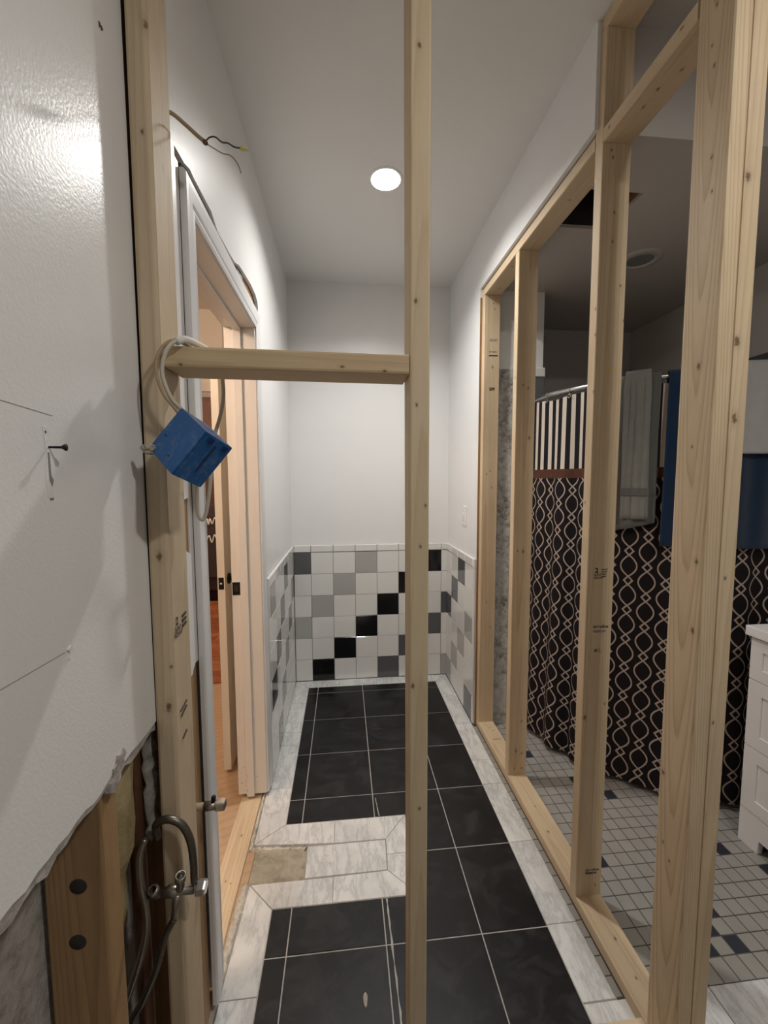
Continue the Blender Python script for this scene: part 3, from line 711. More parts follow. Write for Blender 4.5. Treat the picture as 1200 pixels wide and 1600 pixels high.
# left band
mp([(BL, 2.770), (ML, MB), (ML, 2.58), (BL, 2.58)])
for a, b in ((2.58, 2.266), (2.266, 2.154), (2.154, 1.843)): mp([(ML, b), (BL, b), (BL, a), (ML, a)])
mp([(-0.372, 1.843), (-0.37, 1.548), (BL, N1), (BL, 1.843)])
mp([(-0.35, 1.388), (-0.362, 1.06), (BL, 1.06), (BL, N0)])
mp([(-0.366, 0.72), (BL, 0.72), (BL, 1.06), (-0.362, 1.06)]); mp([(-0.36, 0.4), (BL, 0.4), (BL, 0.72), (-0.36, 0.72)])
# notch bands
mp([(-0.37, 1.548), (-0.053, 1.527), (-0.053, N1), (BL, N1)]); mp([(-0.053, 1.527), (0.154, 1.525), (NX, N1), (-0.053, N1)])
mp([(-0.35, 1.388), (BL, N0), (-0.053, N0), (-0.053, 1.388)]); mp([(-0.053, 1.388), (-0.053, N0), (NX, N0), (0.147, 1.392)])
mp([(0.154, 1.525), (0.152, 1.458), (NX, 1.458), (NX, N1)]); mp([(0.152, 1.458), (0.147, 1.392), (NX, N0), (NX, 1.458)])
mp([(-0.157, 1.392), (0.146, 1.394), (0.152, 1.522), (-0.157, 1.522)])
# crumbling mortar along the doorway and round the bare patch
def rag_strip(name, pts_a, pts_b, z0, z1, mat, seed, amp=0.006):
    r = random.Random(seed); n = 26; bm = bmesh.new(); A = []; B = []
    for i in range(n + 1):
        t = i / n; a = Vector(pts_a[0]).lerp(Vector(pts_a[1]), t); b = Vector(pts_b[0]).lerp(Vector(pts_b[1]), t)
        a += Vector((r.uniform(-amp, amp), r.uniform(-amp, amp) * .5)); b += Vector((r.uniform(-amp, amp), r.uniform(-amp, amp) * .5))
        row = [bm.verts.new((a.x, a.y, z0)), bm.verts.new((a.lerp(b, .25).x, a.lerp(b, .25).y, z1 + r.uniform(-.003, .003))), bm.verts.new((a.lerp(b, .7).x, a.lerp(b, .7).y, z1 + r.uniform(-.004, .003))), bm.verts.new((b.x, b.y, z0))]
        A.append(row)
    for p, q in zip(A, A[1:]):
        for j in range(3): bm.faces.new((p[j], p[j + 1], q[j + 1], q[j]))
    return adopt(link(name, bm_mesh(name, bm, False), mat), floor)
rag_strip('mortar_edge', ((-0.392, 1.06), (-0.384, 1.38)), ((-0.362, 1.06), (-0.348, 1.39)), -0.012, 0.001, 'mortar', 11, 0.004)
rag_strip('mortar_edge', ((-0.388, 1.52), (-0.386, 1.86)), ((-0.368, 1.545), (-0.371, 1.86)), -0.012, 0.0015, 'mortar', 12, 0.003)
rag_strip('mortar_edge', ((-0.388, 1.526), (-0.17, 1.512)), ((-0.37, 1.548), (-0.158, 1.528)), -0.012, -0.001, 'mortar', 13, 0.004)
rag_strip('mortar_edge', ((-0.388, 0.70), (-0.388, 1.06)), ((-0.364, 0.72), (-0.36, 1.06)), -0.012, -0.001, 'mortar', 14, 0.004)
# door sill plate (new 2x4 laid flat in the doorway)
lumber('door_sill_plate', 'pale 2x4 laid flat as sill in the doorway', (-0.478, -0.389, 1.0, 1.875, -0.040, 0.0), knots=[(-0.43, 1.60, 0.0, 0.004), (-0.42, 1.40, 0, 0.003), (-0.44, 1.41, 0, 0.003)], cat='lumber', seed=3.1)

# ---------------------------------------------------------------- bathroom floor pieces
boxes('mosaic_bed', [(0.738, BX, 0.952, BY, -0.012, -0.0022)], 'grout_dark', floor)
MP, MX, MY = 0.0505, 1.1765, 1.0185
dark = {(0, 0), (0, 2), (-1, 1), (-2, 0), (5, 6), (-2, 14), (0, 12), (-5, 18), (-5, 6), (-7, 8), (3, 18), (4, 10), (7, 4)}
RODP = [(1.060, 2.232), (1.072, 2.12), (1.10, 2.02), (1.165, 1.875), (1.315, 1.715), (1.50, 1.605), (1.70, 1.548), (1.87, 1.53), (2.03, 1.525)]
def in_front(x, y):
    for (a, b), (c, d) in zip(RODP, RODP[1:]):
        if a <= x <= c: return y < b + (d - b) * (x - a) / (c - a) - 0.0
    return x < 1.06
rest = bmesh.new(); cnt = 0
for i in range(-7, 18):
    for j in range(-1, 35):
        x0, y0 = MX + i * MP, MY + j * MP; h = MP; xw = MP
        if j == -1: y0 = 0.955; h = MY - 0.955
        if x0 + xw > BX: continue
        if i == -7: x0 = 0.858; xw = MX - 6 * MP - 0.858
        x, y = x0 + xw / 2, y0 + h / 2
        if y0 + h > BY: continue
        if y > WY and x < 1.12: continue
        mt = 'mos_dark' if (i, j) in dark else 'mos_grey'
        if in_front(x, y - 0.06) and x < 1.66 and y < 2.25:
            tile('mosaic_tile', floor, xw - 0.0035, h - 0.0035, 0.0102, mt, (x, y, -0.0115), (0, 0, R.uniform(-.004, .004)), 0.0008, 0.002); cnt += 1
        else:
            v = [rest.verts.new(p) for p in ((x0 + .0018, y0 + .0018, -.0015), (x0 + xw - .0018, y0 + .0018, -.0015), (x0 + xw - .0018, y0 + h - .0018, -.0015), (x0 + .0018, y0 + h - .0018, -.0015))]
            rest.faces.new(v)
adopt(tag(link('hidden_mosaic', bm_mesh('hidden_mosaic', rest), 'mos_grey'), kind='stuff'), floor)
yy = 0.957
while yy < 2.2:      # cut mosaic strip between marble and plate
    tile('mosaic_tile', floor, 0.019, 0.0475, 0.0102, 'mos_grey', (0.7535, yy + 0.025, -0.0115), (0, 0, 0), 0.0008); yy += MP
boxes('threshold_bed', [(0.80, BX, Y0, 0.952, -0.012, -0.002)], 'grout_dark', floor)
for a, b in ((0.86, 1.02), (1.02, 1.325), (1.325, 1.63)):
    mp([(a, 0.64), (b, 0.64), (b, 0.9545), (a, 0.9545)])

# ---------------------------------------------------------------- wing wall tiles (bathroom side)
boxes('bare_thinset', [(0.858, 0.948, WY - 0.006, WY, 0.0, 2.055)], 'thinset', wing)
boxes('grout_bed', [(0.944, 1.121, WY - 0.008, WY, 0.0, 2.06)], 'grout_wall', wing)
zr = [2.013 - 0.1556 * i for i in range(14)]; zr[13] = 0.004
colsw = {0: 'd', 1: 'w', 2: 'd', 7: 'k', 10: 'd'}; cols2 = {0: 'd', 4: 'l', 6: 'd'}
for k in range(13):
    z0, z1 = zr[k + 1], zr[k]
    tile('wall_tile', wing, 0.0215, z1 - z0 - G, 0.008, CM[colsw.get(k, 'w')], (0.958, WY - 0.007, (z0 + z1) / 2), ROT['-y'])
    tile('wall_tile', wing, 0.153, z1 - z0 - G, 0.008, CM[cols2.get(k, 'w')], (1.0475, WY - 0.007, (z0 + z1) / 2), ROT['-y'])
tile('cap_tile', wing, 0.0215, 0.05, 0.012, 't_white', (0.958, WY - 0.007, 2.039), ROT['-y'], 0.004); tile('cap_tile', wing, 0.156, 0.05, 0.012, 't_white', (1.049, WY - 0.007, 2.039), ROT['-y'], 0.004)
for y in [1.4 + 0.1556 * i for i in range(8)]:
    tile('cap_tile', wbr, 0.153, 0.05, 0.012, 't_dgrey', (BX, y, 2.02), ROT['-x'], 0.004)

# ---------------------------------------------------------------- new framing: right partition
PX0, PX1 = 0.765, 0.854
kn = lambda pts, r=0.004: [tuple(p) + (r,) for p in pts]
nail = kn
plate = lumber('bottom_plate', 'long pale bottom plate of the right partition on the tile floor', (PX0, PX1, 0.60, 2.238, 0.0, 0.038), knots=kn([(0.812, 2.137, .038), (0.821, 2.112, .038), (0.807, 1.576, .038), (0.808, 0.967, .038)], 0.003) + kn([(0.815, 1.066, .038), (0.80, 1.45, .038)], 0.0045), cat='lumber', seed=1.7)
s1 = lumber('wall_stud', 'far end stud of the right partition against the tiled wall', (PX0, PX1, 2.195, 2.234, 0.038, 2.43), knots=kn([(0.816, 2.195, 2.39), (0.822, 2.195, 2.36), (0.79, 2.195, 1.474), (0.811, 2.195, 1.492), (0.82, 2.195, 1.40), (0.80, 2.195, 0.75), (0.826, 2.195, 0.6)], 0.0036) + kn([(0.814, 2.195, 2.054)], 0.006), cat='stud', group='studs of the right partition', seed=5.1)
s2 = lumber('wall_stud', 'second stud from the far end, in front of the striped curtain edge', (PX0, PX1, 1.766, 1.805, 0.038, 2.43), knots=kn([(0.83, 1.765, 1.63), (0.813, 1.765, 1.116), (0.802, 1.765, 0.158)], 0.006) + kn([(0.796, 1.765, 1.86), (0.82, 1.765, 1.847), (0.83, 1.765, 0.145), (0.797, 1.765, 0.07), (0.832, 1.765, 0.07), (0.826, 1.765, 0.304), (0.788, 1.765, 1.119), (0.765, 1.78, 1.895)], 0.004), cat='stud', group='studs of the right partition', seed=2.4)
s3 = lumber('wall_stud', 'stamped stud between the two curtain openings of the right partition', (PX0, PX1, 1.196, 1.235, 0.038, 2.735), knots=kn([(0.806, 1.196, 2.15), (0.808, 1.196, 2.232), (0.837, 1.196, 2.024), (0.852, 1.196, 1.924), (0.833, 1.196, 0.075), (0.841, 1.196, 0.713), (0.792, 1.196, 2.405), (0.797, 1.196, 2.385), (0.765, 1.204, 1.958), (0.765, 1.2, 1.882), (0.765, 1.2, 1.711), (0.765, 1.223, 1.371)], 0.0034) + kn([(0.774, 1.196, 0.67)], 0.006), cat='stud', group='studs of the right partition', seed=0.6, wargs=dict(yellow=(0.008, -0.0195, 1.741)))
s4 = lumber('wall_stud', 'nearest wide-faced corner stud with bold oval grain at the right', (PX0, 0.803, 0.785, 0.876, 0.038, 2.735), knots=kn([(0.765, 0.83, 2.403), (0.765, 0.837, 2.333), (0.765, 0.829, 2.288), (0.765, 0.823, 2.107), (0.765, 0.818, 2.037), (0.765, 0.832, 1.515), (0.765, 0.852, 0.564), (0.765, 0.831, 0.534)], 0.0032) + kn([(0.765, 0.826, 1.686), (0.765, 0.804, 1.264), (0.765, 0.804, 1.109), (0.765, 0.863, 0.734)], 0.0055), cat='stud', seed=8.3, bevel=0.006, wargs=dict(freq=72, pith=(0.075, -0.004), grain=0.9, tilt=(0.03, 0.42, 0)))
s4b = lumber('wall_stud', 'knotty narrow-edged stud doubled behind the nearest corner stud', (0.808, 0.846, 0.790, 0.879, 0.038, 2.735), knots=kn([(0.816, 0.79, 2.05), (0.815, 0.79, 1.728), (0.82, 0.79, 1.57)], 0.008) + kn([(0.822, 0.79, 1.229), (0.815, 0.79, 0.902)], 0.0035), cat='stud', seed=3.9)
lumber('top_plate', 'pale top plate over the two far studs of the right partition', (PX0, PX1, 1.236, 2.234, 2.431, 2.470), knots=kn([(0.81, 1.45, 2.431), (0.79, 1.9, 2.431), (0.82, 2.12, 2.431)], 0.004), cat='lumber', seed=6.6)
lumber('header_block', 'short header block between the stamped stud and corner stud', (PX0, PX1, 0.878, 1.195, 2.424, 2.463), knots=kn([(0.765, 1.17, 2.445), (0.765, 0.92, 2.45), (0.80, 1.03, 2.424), (0.82, 0.98, 2.424), (0.80, 1.08, 2.424)], 0.004), cat='lumber', seed=7.7)
lumber('ceiling_plate', 'ceiling plate running above the short header block', (PX0, PX1, 0.60, 1.235, 2.736, 2.774), knots=kn([(0.80, 1.12, 2.736), (0.81, 1.07, 2.736), (0.815, 1.0, 2.736)], 0.004), cat='lumber', seed=4.4)
# transverse framing at the corridor entrance
lumber('bottom_plate', 'bottom plate across the corridor entrance at the lower frame edge', (-0.30, 0.763, 0.786, 0.888, 0.0, 0.038), cat='lumber', seed=2.2)
lumber('ceiling_plate', 'ceiling plate across the corridor entrance above the centre post', (-0.36, 0.763, 0.785, 0.876, 2.736, 2.774), cat='lumber', seed=2.9)
sc_ = lumber('entry_post', 'slim bare post standing in the middle of the corridor entrance', (0.1290, 0.1675, 0.785, 0.875, 0.038, 2.736), knots=kn([(0.145, 0.785, 2.225), (0.14, 0.785, 1.781), (0.136, 0.785, 1.027)], 0.0042) + kn([(0.16, 0.785, 1.394), (0.142, 0.785, 1.589), (0.15, 0.785, 1.313), (0.15, 0.785, 0.762)], 0.003), lean=(0.003, 0), twist=-5.0, cat='post', seed=9.1, wargs=dict(light=(0.66, 0.54, 0.37), dark=(0.52, 0.395, 0.24)))
sl = lumber('entry_post', 'scuffed tall post against the glossy left wall holding the blue box', (-0.357, -0.3200, 0.785, 0.875, 0.0, 2.736), knots=kn([(-0.322, 0.785, 2.215), (-0.342, 0.785, 1.305), (-0.338, 0.785, 1.012)], 0.007) + kn([(-0.337, 0.785, 2.043), (-0.33, 0.785, 1.091), (-0.32, 0.822, 2.051), (-0.32, 0.829, 2.015), (-0.32, 0.788, 1.346), (-0.32, 0.79, 1.256)], 0.0036), lean=(-0.010, 0), cat='post', seed=4.9, bevel=0.006, wargs=dict(light=(0.63, 0.51, 0.36), dark=(0.46, 0.345, 0.215)))
blk = lumber('cross_block', 'horizontal 2x4 block bridging the left and centre posts', (-0.318, 0.1275, 0.7855, 0.874, 1.650, 1.688), knots=kn([(-0.29, 0.7855, 1.655), (0.0, 0.7855, 1.66), (0.08, 0.7855, 1.655)], 0.0032), cat='lumber', seed=5.5, bevel=0.005, wargs=dict(light=(0.62, 0.48, 0.305), dark=(0.47, 0.335, 0.19)))
blk.rotation_euler[1] += 0.010

# mill stamps and pencil marks
FY = 1.1955
text('grade_stamp', '2', 0.022, 'ink', (0.790, FY, 1.149), ROT['-y'], s3)
for i, t in enumerate(('S-P-F', 'KD-HT')): text('grade_stamp', t, 0.0105, 'ink', (0.788, FY, 1.1385 - 0.0095 * i), ROT['-y'], s3)
for i, w in enumerate((0.021, 0.019, 0.016, 0.016)):      # worn, unreadable lines of the stamp
    for j in range(4): prism('grade_stamp', [(0.8125 + w * j / 4, 1.157 - 0.0075 * i), (0.8125 + w * (j + 0.7) / 4, 1.157 - 0.0075 * i), (0.8125 + w * (j + 0.7) / 4, 1.1615 - 0.0075 * i), (0.8125 + w * j / 4, 1.161 - 0.0075 * i)], 'y', FY, FY + 0.002, 'ink', s3)
text('mill_stamp', 'GreenFirst', 0.0125, 'ink', (0.790, FY, 0.969), ROT['-y'], s3, 0.95); text('mill_stamp', 'PREMIUM+', 0.0115, 'pencil', (0.791, FY, 0.954), ROT['-y'], s3, 0.82)
text('mill_stamp', 'GreenFirst', 0.0115, 'ink', (0.796, FY, 0.128), ROT['-y'], s3, 0.95); text('mill_stamp', 'PREMIUM', 0.0105, 'ink', (0.796, FY, 0.117), ROT['-y'], s3, 0.9)
text('mill_stamp', 'M L', 0.016, 'pencil', (0.796, FY, 0.890), ROT['-y'], s3)
text('mill_stamp', 'GreenFirst', 0.0125, 'pencil', (0.793, 2.1945, 2.131), ROT['-y'], s1, 0.8)
prism('stamp_rule', [(0.792, 2.112), (0.843, 2.112), (0.843, 2.118), (0.792, 2.118)], 'y', 2.1945, 2.196, 'ink', s1)
text('mill_stamp', 'KD-HT', 0.018, 'pencil', (0.797, 2.1945, 2.190), ROT['-y'], s1, 0.75); text('grade_stamp', 'SPF', 0.024, 'ink', (0.797, 2.1945, 1.928), ROT['-y'], s1, 0.9)
FX = -0.3238
text('grade_stamp', '2', 0.022, 'ink', (FX, 0.800, 1.166), ROT['+x'], sl); text('grade_stamp', 'S-P-F', 0.013, 'ink', (FX, 0.795, 1.153), ROT['+x'], sl); text('grade_stamp', 'KD-HT', 0.012, 'ink', (FX, 0.793, 1.143), ROT['+x'], sl)
for i in range(3): prism('grade_stamp', [(0.832, 1.172 - 0.010 * i), (0.852, 1.174 - 0.010 * i), (0.852, 1.1785 - 0.010 * i), (0.832, 1.1765 - 0.010 * i)], 'x', FX - 0.004, FX, 'ink', sl)
for (ya, za, yb, zb) in ((0.806, 0.990, 0.838, 0.996), (0.808, 0.978, 0.836, 0.986), (0.812, 0.93, 0.832, 0.936)):
    prism('pencil_tick', [(ya, za), (yb, zb), (yb, zb + 0.0014), (ya, za + 0.0014)], 'x', FX - 0.004, FX - 0.0005 + 0.0008, 'ink', sl)
prism('mill_stamp', [(0.791, 2.031), (0.837, 2.031), (0.837, 2.037), (0.791, 2.037)], 'z', 0.037, 0.0384, 'pencil', plate)

# ---------------------------------------------------------------- corridor downlight, switch
dl = empty('recessed_downlight', (LX, LY, ZC)); tag(dl, 'lit round recessed downlight in the corridor ceiling', 'ceiling light')
lathe('trim_ring', [(0.063, 0.003), (0.0645, -0.003), (0.077, -0.002), (0.079, 0.001), (0.066, 0.002)], 'switch', dl, (LX, LY, ZC), (0, 0, 1), 40)
lathe('reflector', [(0.064, -0.002), (0.058, 0.016), (0.047, 0.042)], 'switch', dl, (LX, LY, ZC), (0, 0, 1), 40)
lathe('lens', [(0.0, 0.034), (0.048, 0.038)], 'lamp', dl, (LX, LY, ZC), (0, 0, 1), 40)
el = empty('flush_ceiling_light', (0.90, -0.15, ZC)); tag(el, 'round flush ceiling light over the entrance behind the viewer', 'ceiling light')
lathe('trim_ring', [(0.076, -0.006), (0.080, -0.012), (0.092, -0.006), (0.094, 0.0)], 'switch', el, (0.90, -0.15, ZC), (0, 0, 1), 32)
lathe('lens', [(0.0, -0.008), (0.077, -0.006)], 'lamp_entry', el, (0.90, -0.15, ZC), (0, 0, 1), 32)
for gx_, gy_, lab in ((-1.25, 0.95, 'warm globe lamp on the next room ceiling near the doorway'), (-1.6, 4.3, 'warm globe lamp at the far end of the next room')):
    gl = empty('globe_lamp', (gx_, gy_, 2.775)); tag(gl, lab, 'ceiling light')
    lathe('canopy', [(0.0, -0.02), (0.05, -0.02), (0.06, 0.0)], 'switch', gl, (gx_, gy_, 2.775), (0, 0, 1), 20)
    lathe('stem', [(0.008, -0.02), (0.008, -0.36)], 'switch', gl, (gx_, gy_, 2.775), (0, 0, 1), 8)
    lathe('globe', [(0.0, -0.35)] + [(0.10 * math.sin(math.pi * k / 10), -0.45 + 0.10 * math.cos(math.pi * k / 10)) for k in range(1, 10)] + [(0.0, -0.55)], 'globe', gl, (gx_, gy_, 2.775), (0, 0, 1), 20)
sw = empty('light_switch', (XR - 0.005, 2.47, 1.22)); tag(sw, 'white toggle light switch on the right corridor wall', 'switch')
box('plate', (XR - 0.010, XR - 0.004, 2.432, 2.508, 1.160, 1.280), 'switch', sw, 0.002)
box('toggle', (XR - 0.022, XR - 0.009, 2.465, 2.475, 1.212, 1.236), 'switch', sw, 0.002)
for z in (1.19, 1.25): lathe('plate_screw', [(0.0, 0.001), (0.003, 0.0008), (0.0035, 0.0)], 'chrome', sw, (XR - 0.010, 2.47, z), (-1, 0, 0), 10)
bl = empty('bathroom_ceiling_light', (1.40, 1.87, ZB)); tag(bl, 'unlit round ceiling light with grey centre in the bathroom', 'ceiling light')
lathe('trim_ring', [(0.058, -0.002), (0.062, -0.010), (0.088, -0.006), (0.095, 0.0)], 'bath', bl, (1.40, 1.87, ZB), (0, 0, 1), 36)
lathe('lens', [(0.0, -0.006), (0.060, -0.004)], 'lens_grey', bl, (1.40, 1.87, ZB), (0, 0, 1), 36)

# ---------------------------------------------------------------- shower curtain, rod, towels
RZ = 1.885
rodc = catmull([(x, y, RZ) for x, y in RODP], 24)
tag(tube('curtain_rod', [tuple(p) for p in rodc], 0.0125, 'chrome', None, 14, 1), 'curved chrome shower rod carrying the curtain and towels', 'rod')
acc = [0.0]
for a, b in zip(rodc, rodc[1:]): acc.append(acc[-1] + (b - a).length)
def rod_at(s):
    s = min(max(s, 0), acc[-1]); i = max(k for k in range(len(acc) - 1) if acc[k] <= s)
    t = (s - acc[i]) / max(1e-9, acc[i + 1] - acc[i]); p = rodc[i].lerp(rodc[i + 1], t)
    d = (rodc[min(i + 2, len(rodc) - 1)] - rodc[max(i - 1, 0)]).normalized()
    return p, Vector((-d.y, d.x, 0)) * -1.0, d        # outward normal points towards the corridor
def fold(s, t):     # t: 0 top .. 1 bottom
    return (0.010 * math.sin(s * 27 + 0.6) + 0.022 * math.exp(-((s - 0.33) / 0.030) ** 2) * -1 + 0.012 * math.exp(-((s - 0.39) / 0.03) ** 2) + 0.008 * math.sin(s * 49 + 2)) * (0.35 + 0.8 * t)
NS, NZ = 300, 40; cv = []; cf = []; uvs = []
uacc = 0.0; prev = None; us = []
for i in range(NS + 1):
    s = 0.03 + (acc[-1] - 0.04) * i / NS; p, n, d = rod_at(s); q = p + n * fold(s, 0.6)
    if prev is not None: uacc += (q - prev).length
    prev = q; us.append((s, uacc))
for i, (s, u) in enumerate(us):
    p, n, d = rod_at(s)
    for j in range(NZ + 1):
        t = j / NZ; z = 1.857 + (0.028 - 1.857) * t + 0.006 * math.sin(s * 23) * (1 - t)
        b = 0.004 + 0.03 * t * t
        w = p + n * (fold(s, t) + b)
        cv.append((w.x, w.y, z)); uvs.append((u + 0.022, z))
for i in range(NS):
    for j in range(NZ):
        a = i * (NZ + 1) + j; cf.append((a, a + 1, a + NZ + 2, a + NZ + 1))
cm = mesh('shower_curtain', cv, cf, True); ul = cm.uv_layers.new(name='UVMap')
for lp in cm.loops: ul.data[lp.index].uv = uvs[lp.vertex_index]
tag(link('shower_curtain', cm, 'curtain'), 'black shower curtain with tan trellis print and striped top', 'curtain')
for s, lab in ((0.150, 'small metal curtain hook next to the second stud'), (0.292, 'small metal curtain hook next to the stamped stud')):
    p, n, d = rod_at(s); rg = empty('curtain_hook', (p.x, p.y, p.z)); tag(rg, lab, 'curtain hook', 'curtain hooks along the rod')
    ring = [p + n * (0.017 * math.cos(a)) + Vector((0, 0, 0.017 * math.sin(a) - 0.003)) for a in [math.pi * 2 * k / 16 for k in range(17)]]
    tube('loop', [tuple(x) for x in ring], 0.0014, 'chrome', rg, 6, 1)
    q = p + n * 0.012
    ring = [q + d * (0.007 * math.cos(a)) + Vector((0, 0, -0.030 + 0.009 * math.sin(a))) for a in [math.pi * 2 * k / 12 for k in range(13)]]
    tube('grommet', [tuple(x) for x in ring], 0.0018, 'chrome', rg, 6, 1)
def towel(name, label, s0, s1, zf, zb, mat, r0=0.016, ns=24, wav=0.004, th=0.007, narrow=0.0, shift=0.0, slant=0.0):
    vs = []; fs = []
    prof = []
    for k in range(14): prof.append(('b', k / 14))
    for k in range(9): prof.append(('t', k / 8))
    for k in range(1, 29): prof.append(('f', k / 28))
    for i in range(ns + 1):
        for (w, t) in prof:
            mid = (s0 + s1) / 2; drop = t if w == 'f' else ((1 - t) if w == 'b' else 0)
            s = mid + (s0 + (s1 - s0) * i / ns - mid) * (1 - narrow * drop) + shift * drop
            p, n, d = rod_at(s); fr = i / ns
            wv = wav * math.sin(fr * 11 + 1.3) * (0.4 + drop) + wav * 0.7 * math.sin(fr * 23 + drop * 2)
            if w == 'b': z = zb + (RZ - zb) * t; off = -r0 - 0.002 + wv
            elif w == 't': a = math.pi * (1 - t); off = r0 * math.cos(a); z = RZ + r0 * math.sin(a)
            else: z = RZ + (zf + slant * (fr - 0.5) - RZ) * t; off = r0 + wv + 0.022 * t ** 1.5
            q = p + n * off; vs.append((q.x, q.y, z))
    m_ = len(prof)
    for i in range(ns):
        for j in range(m_ - 1): fs.append((i * m_ + j, i * m_ + j + 1, (i + 1) * m_ + j + 1, (i + 1) * m_ + j))
    o = link(name, mesh(name, vs, fs, True), mat); md = o.modifiers.new('solid', 'SOLIDIFY'); md.thickness = th; md.offset = 1
    if label: tag(o, label, 'towel')
    return o
def s_of_x(x):
    for i, p in enumerate(rodc):
        if p.x >= x and i > 10: return acc[i]
    return acc[-1]
tg = towel('hand_towel', 'folded grey hand towel with woven band hanging over the rod', s_of_x(1.268), s_of_x(1.342), 1.268, 1.35, 'towel_grey_light', 0.030, narrow=-0.10, shift=0.006, th=0.010)
towel('bath_towel', 'darker grey towel hanging behind the folded hand towel', s_of_x(1.215), s_of_x(1.372), 1.222, 1.3, 'towel_grey', 0.0145, wav=0.008, slant=0.06)
# woven band near the hem of the hand towel
bv = []; bf = []
for i in range(13):
    mid = (s_of_x(1.268) + s_of_x(1.342)) / 2; s = mid + ((s_of_x(1.342) - s_of_x(1.268)) * (i / 12 - 0.5)) * 1.075 + 0.0045
    p, n, d = rod_at(s); fr = i / 12
    for z in (1.405, 1.388, 1.372):
        t = (RZ - z) / (RZ - 1.262); wv = 0.004 * math.sin(fr * 11 + 1.3) * (0.4 + t) + 0.0028 * math.sin(fr * 23 + t * 2)
        q = p + n * (0.030 + wv + 0.022 * t ** 1.5 + 0.0165); bv.append((q.x, q.y, z))
for i in range(12):
    for j in range(2): bf.append((i * 3 + j, i * 3 + j + 1, i * 3 + j + 4, i * 3 + j + 3))
bo = link('woven_band', mesh('woven_band', bv, bf, True), 'towel_grey'); adopt(bo, tg)
towel('bath_towel', 'navy blue bath towel spread wide over the shower rod', s_of_x(1.392), s_of_x(1.80), 1.155, 1.2, 'towel_blue', 0.020, 40, 0.007, narrow=-0.05)
towel('hand_towel', 'white fluffy towel laid over the blue bath towel', s_of_x(1.60), s_of_x(1.88), 1.545, 1.6, 'towel_white', 0.034, 24, 0.005, 0.010)

# ---------------------------------------------------------------- vanity
VX = 1.57; VY0, VY1 = 0.80, 1.385
vn = empty('bathroom_vanity', (1.8, 1.1, 0)); tag(vn, 'white bathroom vanity with shaker drawers at the right edge', 'vanity')
box('carcass', (VX + 0.004, BX - 0.005, VY0, VY1, 0.10, 0.838), 'vanity', vn, 0.001)
prism('foot_rail', [(VY1, 0.0), (VY1, 0.140), (VY0, 0.140), (VY0, 0.0), (VY0 + 0.07, 0.0), (VY0 + 0.075, 0.055), (VY1 - 0.08, 0.055), (VY1 - 0.075, 0.0)], 'x', VX, VX + 0.022, 'vanity', vn)
box('side_foot', (VX + 0.022, BX - 0.005, VY1 - 0.02, VY1, 0.0, 0.10), 'vanity', vn)
box('toe_back', (VX + 0.10, VX + 0.11, VY0, VY1 - 0.02, 0.0, 0.10), 'dark_in', vn)
def shaker(z0, z1, y0, y1, nm):
    d = empty(nm, (VX, (y0 + y1) / 2, z0)); adopt(d, vn); w = 0.052 if z1 - z0 > 0.2 else 0.045
    boxes('frame', [(VX - 0.001, VX + 0.018, y0, y0 + w, z0, z1), (VX - 0.001, VX + 0.018, y1 - w, y1, z0, z1), (VX - 0.001, VX + 0.018, y0 + w, y1 - w, z0, z0 + w), (VX - 0.001, VX + 0.018, y0 + w, y1 - w, z1 - w, z1)], 'vanity', d)
    boxes('panel', [(VX + 0.007, VX + 0.016, y0 + w, y1 - w, z0 + w, z1 - w)], 'vanity', d)
for z0, z1 in ((0.672, 0.832), (0.404, 0.668), (0.146, 0.400)): shaker(z0, z1, 1.085, VY1 - 0.001, 'drawer')
shaker(0.146, 0.832, VY0 + 0.001, 1.081, 'cabinet_door')
box('counter_top', (VX - 0.014, BX, VY0 - 0.01, VY1 + 0.014, 0.839, 0.877), 'ceramic', vn, 0.003, 2)
prism('sink_rim', [(1.80 + 0.165 * math.cos(t), 1.10 + 0.235 * math.sin(t)) for t in [i * math.pi / 16 for i in range(32)]], 'z', 0.876, 0.890, 'ceramic', vn, 0.005)

# ---------------------------------------------------------------- blue electrical box and cables
eb = empty('electrical_box', (-0.262, 0.735, 1.50)); tag(eb, 'dusty blue plastic electrical box dangling from the cross block', 'electrical box')
u = Vector((0.76, 0.0, -0.63)).normalized(); v = Vector((-0.70, 0.0, -0.66)).normalized()
v = (v - u * v.dot(u)).normalized(); nrm = Vector((0, -1, 0))
ang = math.radians(35); u2 = u * math.cos(ang) - nrm * -math.sin(ang) * -1.0; 
u2 = (u * math.cos(ang) + Vector((0, 1, 0)) * math.sin(ang)).normalized()      # face tilts away towards lower right
n2 = (u * math.sin(ang) * -1.0 + Vector((0, 1, 0)) * math.cos(ang)).normalized()  # inward normal of the big face
WB, HB, DB = 0.088, 0.088, 0.062
EO = Vector((-0.270, 0.700, 1.566))      # top corner of the big face
def ebox(name, a0, a1, b0, b1, c0, c1, mat, bev=0.0):
    bm = bmesh.new(); vs = add_box(bm, a0, a1, b0, b1, c0, c1)
    if bev: bmesh.ops.bevel(bm, geom=list(bm.edges), offset=bev, segments=2, affect='EDGES')
    for x in bm.verts: x.co = EO + u2 * x.co.x + v * x.co.y + n2 * x.co.z
    return adopt(link(name, bm_mesh(name, bm), mat), eb)
